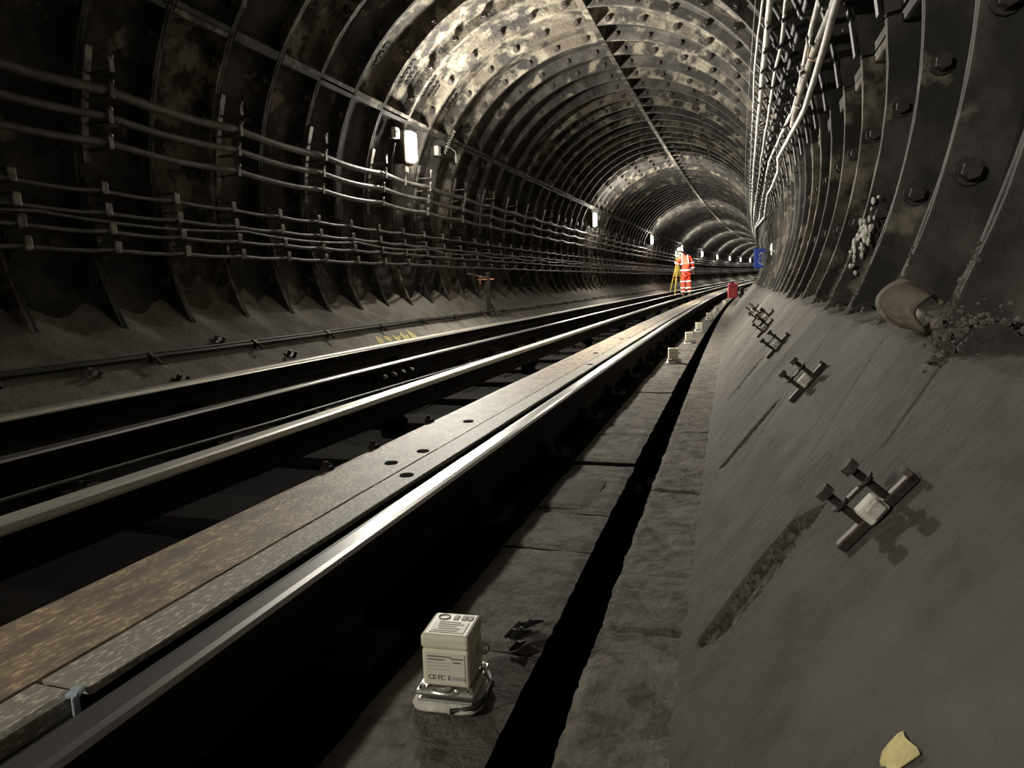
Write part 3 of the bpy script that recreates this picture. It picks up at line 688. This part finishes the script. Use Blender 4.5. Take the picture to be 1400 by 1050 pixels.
for j in range(-14, 60):
    s = J0+PITCH*j+.02
    o = RH if j == -14 else (copy_tree(RH))
    tag(o, 'black hooked rack carrying the cable bundle high on the right wall', 'cable rack', 'cable racks on the right wall'); at(o, s, U0, ZC)
cable('roof_cable', lambda s: ring(s, 36.5, -.03, 1), .004, M_CABLE, 'hair-thin wire left of the pale bundle on the tunnel roof', 'cables high on the right wall', ds=.5, n=5)

# ------------------------------------------------------------ clamps on the right haunch
def clampset():
    """local z = out of the haunch, x = up the slope, y = along the track"""
    root = empty('haunch_clamp')
    m = MB(); m.box((.0, .014, .007), (.135, .016, .014), None, .002); m.cyl((.060, .014, .014), (.068, .014, .014), .012, 8); m.build('base_strut', M_DARKSTEEL, root)
    for x in (-.022, .024):
        m = MB(); m.cyl((x, .014, .0), (x, .014, .070), .0055, 8); m.build('stud', M_DARKSTEEL, root)
        m = MB(); m.cyl((x, .014, .066), (x, .014, .078), .0125, 6); m.cyl((x, .014, .046), (x, .014, .049), .013, 12); m.build('nut', M_BOLT, root)
    m = MB(); m.box((.001, .014, .044), (.064, .012, .005), None, .001); m.build('cross_bar', M_DARKSTEEL, root)
    m = MB(); m.box((.0, .010, .016), (.034, .026, .026), (0, 0, .1), .003); m.box((.004, -.004, .018), (.022, .01, .020), (.2, 0, .2), .002); m.build('packing_block', M_PUTTY, root)
    return root
CL = clampset()
CP = [(.972, 1.657, 'nearest steel clamp on the right haunch, holding a pale block', 0.0), (2.03, 1.677, 'second steel clamp along the right haunch, beyond the first slot', .03),
      (3.20, 1.672, 'third steel clamp along the right haunch', -.05), (4.38, 1.671, 'fourth steel clamp along the right haunch', 0), (4.85, 1.70, 'fifth steel clamp, higher and close to the fourth', .1),
      (5.8, 1.675, 'sixth steel clamp along the right haunch', 0), (6.95, 1.672, 'seventh and farthest steel clamp on the right haunch', 0)]
for i, (s, u, lab, rz) in enumerate(CP):
    o = CL if i == 0 else copy_tree(CL); tag(o, lab, 'clamp', 'clamps on the right haunch')
    th = heading(s); a = math.atan(1.22); sl = Vector((math.cos(a)*math.cos(th), -math.cos(a)*math.sin(th), math.sin(a))); fw = Vector((math.sin(th), math.cos(th), 0))
    sl2 = (sl*math.cos(rz)+fw*math.sin(rz)).normalized(); nn = sl.cross(fw).normalized()
    fw2 = nn.cross(sl2); c = T(s, u, haunch_z(u)+.002)
    o.matrix_world = Matrix(((sl2.x, fw2.x, nn.x, c.x), (sl2.y, fw2.y, nn.y, c.y), (sl2.z, fw2.z, nn.z, c.z), (0, 0, 0, 1)))
# yellow daub low on the right haunch
pts = []
def pxh(x, y):      # rough map of the daub outline onto the slope
    return (.598+(1022-y)*.00042+(x-1228)*(-.0001), 1.599+(x-1228)*.00052+(1022-y)*.00015)
for x, y in ((1205, 1030), (1206, 1012), (1214, 1003), (1224, 996), (1232, 998), (1236, 1014), (1243, 1030), (1256, 1056), (1262, 1075), (1225, 1075), (1216, 1050), (1209, 1043)):
    s, u = pxh(x, y); pts.append((s, u, haunch_z(u)+.006*nz(s, u, 0, 2.5)+.0022*nz(s, u, 4, 11)))
paint('painted_mark', pts, M_YPAINT, 'yellow paint daub low on the right haunch at the picture edge', off=.004)

# curled strap lying on top of the haunch
t = thing('curled_strap', 1.56, 1.815, .375, 'curled band of mouldy brown rubber lying on the right haunch top', 'strap')
mb = MB(); b = mb.bm; lo_, li_ = [], []
NA = 30
for i in range(NA+1):
    a = math.radians(-60+i*300/NA); k_ = 1+.10*math.sin(2.3*a); ry, rz_ = .048*k_, .036*k_
    wv = .006*math.sin(3*a); y, z = -ry*math.sin(a), .040+rz_*1.15*math.cos(a)
    lo_.append([b.verts.new((x+wv, y*(1-.25*x/.05), z*(1-.12*x/.05))) for x in (-.048, -.015, .015, .042)])
for A, B in zip(lo_, lo_[1:]):
    for k in range(3): b.faces.new((A[k], A[k+1], B[k+1], B[k]))
bmesh.ops.recalc_face_normals(b, faces=b.faces[:]); bmesh.ops.solidify(b, geom=b.faces[:], thickness=.007)
mb.build('strap_band', M_RAG, t, True)
t.rotation_euler = (math.radians(4), math.radians(10), -heading(1.7)+math.radians(-58)); t.scale = (.85, 1.0, 1.0)
# big crusted bolt half buried at the wall foot
t = thing('buried_bolt', 1.30, 1.865, .355, 'large rusty bolt head ringed with mortar at the foot of the right wall', 'bolt')
mb = MB(); mb.cyl((0, .02, 0), (0, -.022, 0), .043, 18); mb.build('washer', M_BOLT, t); mb = MB(); mb.cyl((0, -.02, 0), (0, -.045, 0), .026, 6); mb.build('bolt_head', M_BOLT, t)
mb = MB()
for q in range(420):
    a = random.uniform(0, 2*PI); r = .046+abs(random.gauss(0, .018)); mb.ball((r*math.cos(a), random.uniform(.0, .03), r*math.sin(a)-.01), random.uniform(.002, .0055), (random.uniform(.7,1.6), 1, random.uniform(.6,1.3)), 5)
tag(mb.build('mortar_crust', M_CONCR, t), kind='stuff')
# mortar and deposits crusted on the ring flanges near the haunch
mb = MB()
for j in range(0, 10):
    s0 = J0+PITCH*j
    for q in range(170):
        d = -26.5+abs(random.gauss(0, 3.0)); s = s0+random.uniform(-.020, .020); p = T(*ring(s, d, random.uniform(-.001, .004), 1)); mb.ball(p, random.uniform(.002, .006), (1, 1, 1.3), 5)
o = tag(mb.build('flange_crust', M_CONCR), 'crumbly mortar crust on the right wall flanges just above the haunch', 'crust', kind='stuff')
mb = MB()
for q in range(90):
    d = -17+random.gauss(0, 1.6); s = 2.98+random.gauss(0, .05); p = T(*ring(s, d, random.uniform(.0, .035), 1)); mb.ball(p, random.uniform(.003, .008), (1, 1, random.uniform(1, 3)), 5)
tag(mb.build('lime_crust', M_CRYST), 'small white lime crust glinting on a right wall flange', 'crust', kind='stuff')

# ------------------------------------------------------------ cream sensor boxes on the shoulder
def sensor():
    root = empty('sensor_box'); a = .076; h = .084; z0 = .034
    m = MB(); m.box((0, 0, z0+h*.36), (a, a, h*.72), None, .006, 3); m.build('case', M_CREAM, root, False)
    m = MB(); m.box((0, 0, z0+h*.86), (a+.0015, a+.0015, h*.28), None, .006, 3); m.build('lid', M_CREAM, root)
    lb = MB(); lb.box((0, -a/2-.0003, z0+h*.38), (a*.82, .0012, h*.56)); lab = lb.build('front_label', M_LBL, root)
    for r, (t, w_) in enumerate((('', .5), ('', .36), ('', .48), ('', .44), ('', .46))):
        q = MB(); q.box((-a*.37+w_*a*.5, -a/2-.0012, z0+h*(.60-.062*r)), (w_*a, .0006, .0018 if r < 2 else .0010)); q.build('print_line', M_INKL if r > 1 else M_INK, lab)
    for r, w_ in enumerate((.26, .16)):
        q = MB(); q.box((a*.25, -a/2-.0012, z0+h*(.57-.07*r)), (w_*a, .0006, .0022)); q.build('print_line', M_INK, lab)
    for t, x in (('CE', -a*.29), ('FC', -a*.09), ('E', a*.08)):
        o = text(t, .0105, M_INK, lab, .0003, 'approval_mark', bold=.0001); o.location = (x, -a/2-.0014, z0+h*.155); o.rotation_euler = (PI/2, 0, 0)
    q = MB(); q.box((a*.27, -a/2-.0012, z0+h*.19), (a*.26, .0006, .006)); q.build('print_line', M_INKL, lab)
    tp = MB(); tp.box((0, -a*.14, z0+h+.0003), (a*.72, a*.44, .0012)); top = tp.build('top_label', M_LBL, root)
    for r in range(5):
        q = MB(); q.box((-.003+.004*(r % 2), -a*.30+.0068*r, z0+h+.0012), (a*(.52-.06*(r % 3)), .0016, .0006)); q.build('print_line', M_INKL, top)
    q = MB(); q.box((0, 0, 0), (.001, .001, .0001)); 
    m = MB(); pts = [(-a*.24+.0095*math.cos(t), a*.29+.0075*math.sin(t), z0+h+.0008) for t in frange(0, 2*PI, .3)]; m.tube(pts, .0008, 5); m.build('top_ring_mark', M_INKL, root)
    m = MB()
    for x in (.03, .20, .33): m.box((a*x, a*.29, z0+h+.0006), (.008, .013, .001), None)
    m.build('top_symbols', M_INKL, root)
    # adjustable bracket with screws
    m = MB(); m.box((0, -.002, .028), (a+.020, a+.022, .008), None, .003); m.box((0, -.003, .017), (a+.012, a+.018, .004), None, .0015); br = m.build('mount_plate', M_PLATE, root)
    for x, y in ((-.038, -.040), (.038, -.040), (.038, .036), (-.038, .036)):
        m = MB(); m.cyl((x, y, .030), (x, y, .037), .0062, 10, .004); m.build('screw', M_CHROME, br)
    m = MB(); pts = [(.022*math.cos(t), -.046+.007*math.sin(t), .032) for t in frange(0, 2*PI, .3)]; m.tube(pts, .0022, 6); m.cyl((.004, -.046, .030), (.004, -.046, .037), .006, 6); m.build('slot_nut', M_PLATE, br)
    m = MB(); n = 22; b = m.bm; lay = []
    for zz, g in ((.0, .052), (.006, .056), (.012, .050), (.016, .046)):
        lay.append([b.verts.new(((g+.004*nz(k, zz*90, 0, .9))*max(-1, min(1, 1.25*math.cos(2*PI*k/n))), -.002+(g+.004*nz(k, 7+zz*90, 0, .9))*max(-1, min(1, 1.25*math.sin(2*PI*k/n))), zz)) for k in range(n)])
    for A, B in zip(lay, lay[1:]):
        for k in range(n): b.faces.new((A[k], A[(k+1) % n], B[(k+1) % n], B[k]))
    b.faces.new(lay[-1]); b.faces.new(lay[0][::-1]); m.build('putty_bed', M_PUTTY, root, True)
    m = MB(); m.tube([(.05, .02, .03), (.062, .0, .026), (.060, -.03, .018), (.045, -.048, .010), (.01, -.055, .006)], .0045, 8); m.build('cable_tail', M_BLACK, root, True)
    return root
SB = sensor()
mb = MB(); mb.cyl((.040, .012, .075), (.052, .012, .075), .009, 10); mb.cyl((.050, .012, .075), (.056, .012, .075), .006, 10); mb.build('cable_gland', M_CHROME, SB)
for i, (px, s, u, lab) in enumerate(((0, .962, 1.052, 'nearest cream plastic sensor box with printed label on the concrete shoulder'), (1, 5.66, 1.036, 'second cream sensor box along the shoulder'),
        (2, 7.42, 1.052, 'third cream sensor box along the shoulder'), (3, 9.1, 1.064, 'fourth cream sensor box along the shoulder'), (4, 11.7, 1.08, 'fifth cream sensor box along the shoulder'),
        (5, 14.45, 1.11, 'sixth cream sensor box along the shoulder'), (6, 18.2, 1.12, 'farthest cream sensor box, just in front of the red case'))):
    o = SB if i == 0 else copy_tree(SB); tag(o, lab, 'sensor box', 'cream sensor boxes on the shoulder'); at(o, s, u, ZB+.004, math.radians(4 if i == 0 else random.uniform(5, 18)))
# ragged black scraps beside the nearest box
t = thing('cable_scrap', 1.14, 1.085, ZB+.006, 'tangle of black torn rubber beside the nearest sensor box', 'scrap')
mb = MB()
for q in range(7):
    a = random.uniform(-.5, .5); p = Vector((random.uniform(-.01, .02), random.uniform(-.05, .06), 0)); mb.tube([p, p+Vector((.010, .015, .004+.006*a*a)), p+Vector((.02+.02*a, .035, .001))], [.003, .007, .002], 7)
mb.build('torn_rubber', M_BLACK, t)

# ------------------------------------------------------------ worker with survey tripod
PS, PU, PZ = 26.4, -.56, -.14
PW = thing('person', PS, PU, PZ, 'worker in orange hi-vis suit and white helmet leaning to a tripod instrument', 'person', rz=math.radians(8))
def skinned(name, chain, m, parent, sub=2):
    """chain: list of (point, radius, parent index)"""
    me = bpy.data.meshes.new(name); me.from_pydata([c[0] for c in chain], [(c[2], i) for i, c in enumerate(chain) if c[2] is not None], [])
    o = link(name, me, m, parent)
    o.modifiers.new('skin', 'SKIN'); sv = me.skin_vertices[0].data
    for i, c in enumerate(chain):
        r = c[1] if isinstance(c[1], tuple) else (c[1], c[1]); sv[i].radius = r
    sv[0].use_root = True
    md = o.modifiers.new('sub', 'SUBSURF'); md.levels = sub; md.render_levels = sub
    return o
# local: x right, y forward (away from the viewer), z up; the worker faces away and bends to the left
HD = Vector((-.20, .10, 1.64))
J = dict(pel=(0, 0, .95), wai=(-.01, .0, 1.10), che=(-.04, .03, 1.32), nek=(-.10, .06, 1.50), hed=(-.18, .09, 1.60), sl=(-.22, .03, 1.42), el=(-.34, .10, 1.20), hl=(-.22, .32, 1.30), sr=(.15, .03, 1.42), er=(.22, .0, 1.15), hr=(.245, .06, .93),
         pl=(-.09, 0, .92), kl=(-.11, .03, .50), al=(-.10, 0, .10), pr=(.09, 0, .92), kr=(.10, .05, .50), ar=(.13, .04, .10))
body = skinned('body', [(J['pel'], .13, None), (J['wai'], .12, 0), (J['che'], (.15, .12), 1), (J['nek'], .055, 2), (J['hed'], .06, 3),
    (J['sl'], .06, 2), (J['el'], .045, 5), (J['hl'], .032, 6), (J['sr'], .06, 2), (J['er'], .045, 8), (J['hr'], .032, 9),
    (J['pl'], .085, 0), (J['kl'], .058, 11), (J['al'], .042, 12), (J['pr'], .085, 0), (J['kr'], .058, 14), (J['ar'], .042, 15)], M_SKIN, PW)
# head with face details
mb = MB(); mb.ball(HD, .105, (.82, .98, 1.12), 16); mb.ball(HD+Vector((0, .055, -.07)), .055, (.9, .9, .8), 10)
mb.ball(HD+Vector((-.012, .108, -.01)), .017, (.8, 1.2, 1.3), 8)
for x in (-.083, .083): mb.ball(HD+Vector((x, 0, -.005)), .026, (.4, .8, 1.2), 8)
hd = mb.build('head', M_SKIN, PW, True)
mb = MB()
for x in (-.035, .033): mb.ball(HD+Vector((x, .096, .015)), .010, n=8)
mb.build('eyes', M_INK, hd); mb = MB(); mb.box(HD+Vector((0, .103, -.055)), (.045, .006, .008), None, .002); mb.build('mouth', mat('lips', (.35, .14, .12), .6), hd)
mb = MB(); mb.ball(HD+Vector((0, -.01, .0)), .109, (.86, .98, 1.0), 14); bmesh.ops.delete(mb.bm, geom=[v for v in mb.bm.verts if v.co.z < HD.z-.05 or v.co.y > HD.y+.06], context='VERTS'); mb.build('hair', mat('dark_hair', (.03, .02, .015), .8), hd, True)
mb = MB(); mb.ball(HD+Vector((0, -.005, .055)), .135, (.88, 1.08, .78), 18)
bmesh.ops.delete(mb.bm, geom=[v for v in mb.bm.verts if v.co.z < HD.z+.035], context='VERTS')
n = 20; b = mb.bm; r0 = [b.verts.new(HD+Vector((.118*math.cos(2*PI*k/n), .145*math.sin(2*PI*k/n), .040))) for k in range(n)]
r1 = [b.verts.new(HD+Vector((.138*math.cos(2*PI*k/n), (.205 if math.sin(2*PI*k/n) > 0 else .160)*math.sin(2*PI*k/n), .030))) for k in range(n)]
for k in range(n): b.faces.new((r0[k], r0[(k+1) % n], r1[(k+1) % n], r1[k]))
mb.build('helmet', M_HELM, PW, True)
mb = MB(); mb.box(HD+Vector((0, -.142, .075)), (.05, .02, .035), None, .006); mb.box(HD+Vector((0, 0, .165)), (.02, .16, .012), None, .004); mb.build('helmet_clip', M_INK, PW)
# jacket, sleeves, trousers
jk = skinned('jacket', [((0, 0, 1.02), (.17, .135), None), ((0, 0, .86), (.185, .15), 0), ((-.01, 0, 1.15), (.165, .13), 0), ((-.035, .02, 1.32), (.175, .135), 2), ((-.06, .035, 1.46), (.12, .10), 3), ((-.09, .05, 1.52), (.07, .07), 4),
    ((-.20, .03, 1.41), .085, 3), ((-.30, .07, 1.27), .075, 6), ((-.335, .11, 1.19), .068, 7), ((-.25, .27, 1.27), .052, 8),
    ((.14, .03, 1.40), .085, 3), ((.195, .01, 1.25), .075, 10), ((.225, .01, 1.12), .066, 11), ((.24, .05, .98), .055, 12)], M_ORANGE, PW)
tr = skinned('trousers', [((0, 0, .90), (.155, .125), None), ((-.085, 0, .80), .098, 0), ((-.105, .02, .52), .086, 1), ((-.10, .0, .30), .080, 2), ((-.10, .0, .12), .072, 3),
    ((.085, 0, .80), .098, 0), ((.10, .04, .52), .086, 5), ((.12, .04, .30), .080, 6), ((.13, .04, .13), .072, 7)], M_ORANGE, PW)
def band(c, rx, ry, h, tilt=(0, 0, 0), m=M_REFL, par=PW, name='reflective_band'):
    b_ = MB(); bb = b_.bm; n = 24; R_ = Euler(tilt).to_matrix(); rings = []
    for dr, z in ((0, -h/2), (.006, -h/2), (.006, h/2), (0, h/2)):
        rings.append([bb.verts.new(Vector(c)+R_ @ Vector(((rx+dr)*math.cos(2*PI*k/n), (ry+dr)*math.sin(2*PI*k/n), z))) for k in range(n)])
    for A, B in zip(rings, rings[1:]+rings[:1]):
        for k in range(n): bb.faces.new((A[k], A[(k+1) % n], B[(k+1) % n], B[k]))
    return b_.build(name, m, par, True)
band((0, 0, .96), .190, .155, .05); band((-.015, .0, 1.20), .182, .150, .05, (0, -.08, 0))
for x0, x1 in ((-.115, -.15), (.085, .06)):
    mb = MB(); mb.tube([(x0, -.152, 1.20), (x0-.01, -.150, 1.30), (x1, -.115, 1.42), (x1, -.03, 1.505), (x1, .08, 1.47), (x0, .15, 1.35), (x0, .155, 1.21)], .017, 6); mb.build('brace_stripe', M_REFL, PW, True)
band((-.315, .085, 1.235), .085, .085, .045, (.3, .5, 0)); band((-.29, .19, 1.235), .066, .066, .04, (1.1, .6, 0))
band((.205, .01, 1.22), .084, .084, .045, (0, -.2, 0)); band((.233, .03, 1.05), .070, .070, .045, (.2, -.1, 0))
for x, y in ((-.105, .02), (.10, .04)): band((x, y, .56), .096, .096, .05); band((x, y-.01, .33), .09, .09, .05)
for x, y in ((-.10, 0), (.13, .04)):
    band((x, y, .20), .083, .083, .05)
    mb = MB(); mb.ball((x, y+.05, .04), .05, (.95, 2.6, .85), 12); mb.cyl((x, y, .03), (x, y, .13), .056, 12); mb.box((x, y+.05, .012), (.095, .27, .024), None, .008); mb.build('boot', M_BOOT, PW, True)
# hands: palm and five separate fingers
def hand(name, wrist, fwd, side, thumb, flip=1):
    wrist, f_, s_ = Vector(wrist), Vector(fwd).normalized(), Vector(side).normalized(); n_ = f_.cross(s_).normalized()
    ch = [(wrist, .022, None), (wrist+f_*.05, (.030, .018), 0), (wrist+f_*.085, (.034, .017), 1)]
    o_ = skinned(name, [(tuple(a), b_, c_) for a, b_, c_ in ch], M_SKIN, PW, 1)
    for k, L in enumerate((.068, .078, .073, .058)):
        p0 = wrist+f_*.078+s_*(.026-.0175*k); p1 = p0+f_*L*.5-n_*.008*flip; p2 = p1+f_*L*.3-n_*.020*flip; p3 = p2+f_*L*.12-n_*.018*flip
        skinned('finger', [(tuple(p0), .009, None), (tuple(p1), .0085, 0), (tuple(p2), .008, 1), (tuple(p3), .007, 2)], M_SKIN, o_, 1)
    p0 = wrist+f_*.035+s_*.024; p1 = p0+f_*.028+s_*.022; p2 = p1+f_*.028-n_*.008*flip
    skinned('thumb', [(tuple(p0), .011, None), (tuple(p1), .010, 0), (tuple(p2), .008, 1)], M_SKIN, o_, 1)
hand('right_hand', (.245, .055, .955), (.05, .12, -1), (-.1, .95, .1), 0, -1)
hand('left_hand', (-.24, .29, 1.285), (.15, 1, .15), (.6, 0, .6), 0, 1)
# tripod with instrument
TP = thing('survey_tripod', PS+.55, PU-.42, -.14, 'yellow wooden survey tripod left of the worker', 'tripod')
hub = Vector((.06, 0, 1.42))
for q, (x, y) in enumerate(((-.24, -.12), (-.02, -.20), (.20, .34))):
    m = MB(); ft = Vector((x, y, .01)); d = hub-ft; a_ = ft+d*.50; side = Vector((-y, x, 0)).normalized()*.022
    m.cyl(ft, ft+d*.06, .006, 8, .02); m.cyl(ft+d*.05, ft+d*.55, .026, 8)
    for sg in (-1, 1): m.cyl(ft+d*.42+side*sg, hub+side*sg*1.2-Vector((0, 0, .04)), .017, 8)
    m.build('leg', M_YELLOW, TP)
    m = MB(); m.cyl(a_-d*.015, a_+d*.02, .040, 10); m.build('leg_clamp', M_REDD, TP)
mb = MB(); mb.cyl(hub-Vector((0, 0, .05)), hub, .08, 16); mb.build('tripod_head', M_YELLOW, TP)
IN = thing('survey_instrument', PS+.55, PU-.42+.06, 1.285, 'white and green survey instrument on top of the tripod', 'instrument')
mb = MB(); mb.cyl((0, 0, 0), (0, 0, .04), .06, 14); mb.build('tribrach', M_INK, IN)
mb = MB(); mb.box((0, 0, .08), (.14, .10, .08), None, .012, 2)
for x in (-.055, .055): mb.box((x, 0, .18), (.035, .09, .16), None, .01, 2)
mb.build('instrument_body', M_HELM, IN)
mb = MB(); mb.cyl((0, -.09, .18), (0, .08, .18), .034, 14); mb.cyl((0, -.11, .18), (0, -.085, .18), .022, 12); mb.build('telescope', mat('green_grey_barrel', (.10, .30, .26), .5), IN, False)
mb = MB(); mb.tube([(-.055, 0, .25), (-.05, 0, .30), (.05, 0, .30), (.055, 0, .25)], .008, 6); mb.build('carry_handle', M_INK, IN)

# ------------------------------------------------------------ red case and black bag at the groove
t = thing('red_case', 23.6, 1.165, ZB, 'upright red hard case with a lid band, standing on the shoulder', 'case', rz=math.radians(10))
mb = MB(); mb.box((0, 0, .20), (.29, .20, .36), None, .02, 2); mb.build('case_body', M_RED, t); mb = MB(); mb.box((0, 0, .43), (.30, .21, .09), None, .02, 2); mb.build('case_lid', M_RED, t)
mb = MB(); mb.box((0, 0, .378), (.295, .205, .014)); mb.box((-.125, -.1, .2), (.02, .012, .34)); mb.box((.125, -.1, .2), (.02, .012, .34)); mb.build('case_trim', M_REDD, t)
mb = MB(); mb.tube([(-.06, 0, .47), (-.055, 0, .50), (.055, 0, .50), (.06, 0, .47)], .009, 6); mb.build('case_handle', M_REDD, t)
t = thing('black_bag', 24.0, 1.42, ZB, 'slumped black bag leaning right of the red case', 'bag')
mb = MB(); mb.box((0, 0, .17), (.14, .2, .34), (0, .1, 0), .04, 3); mb.build('bag_body', M_BLACK, t, True); mb = MB(); mb.box((-.03, -.11, .16), (.04, .02, .10), None, .005); mb.build('bag_tag', M_GREY, t)
mb = MB(); mb.tube([(-.04, -.02, .33), (-.02, -.02, .40), (.04, -.02, .40), (.05, -.02, .33)], .008, 6); mb.build('bag_strap', M_BLACK, t)

# ------------------------------------------------------------ blue sign on the right wall
t = thing('blue_sign', 14.6, 1.885, .86, 'small blue sign with a white curly emblem on the right wall', 'sign')
mb = MB(); mb.box((0, 0, 0), (.20, .02, .37), None, .004); mb.build('sign_panel', M_BLUE, t)
mb = MB(); mb.box((.06, -.012, -.02), (.055, .006, .24), None, .002); mb.build('grey_emblem_ground', M_GREY, t)
mb = MB(); pts = [(.055, -.016, .10), (.015, -.016, .095), (-.012, -.016, .06), (.0, -.016, .03), (.018, -.016, .008), (-.01, -.016, -.01), (-.026, -.016, -.05), (-.008, -.016, -.09), (.03, -.016, -.115), (.06, -.016, -.125)]
mb.tube(pts, .010, 6); mb.build('white_emblem', M_WHITE, t, True)
mb = MB(); mb.cyl((.0, .02, .1), (.16, .02, .1), .01, 6); mb.cyl((.0, .02, -.1), (.16, .02, -.1), .01, 6); mb.build('sign_bracket', M_DARKSTEEL, t)
t = thing('white_fitting', 9.7, 1.93, .77, 'slim white upright fitting on the right wall beside the blue sign', 'fitting')
mb = MB(); mb.cyl((0, 0, 0), (0, 0, .06), .010, 10); mb.cyl((0, 0, .055), (0, 0, .10), .020, 10); mb.cyl((0, 0, .10), (0, 0, .15), .020, 10, .008); mb.build('fitting_body', M_WHITE, t)
mb = MB(); mb.box((.02, 0, .05), (.04, .02, .03)); mb.build('fitting_mount', M_GREY, t)
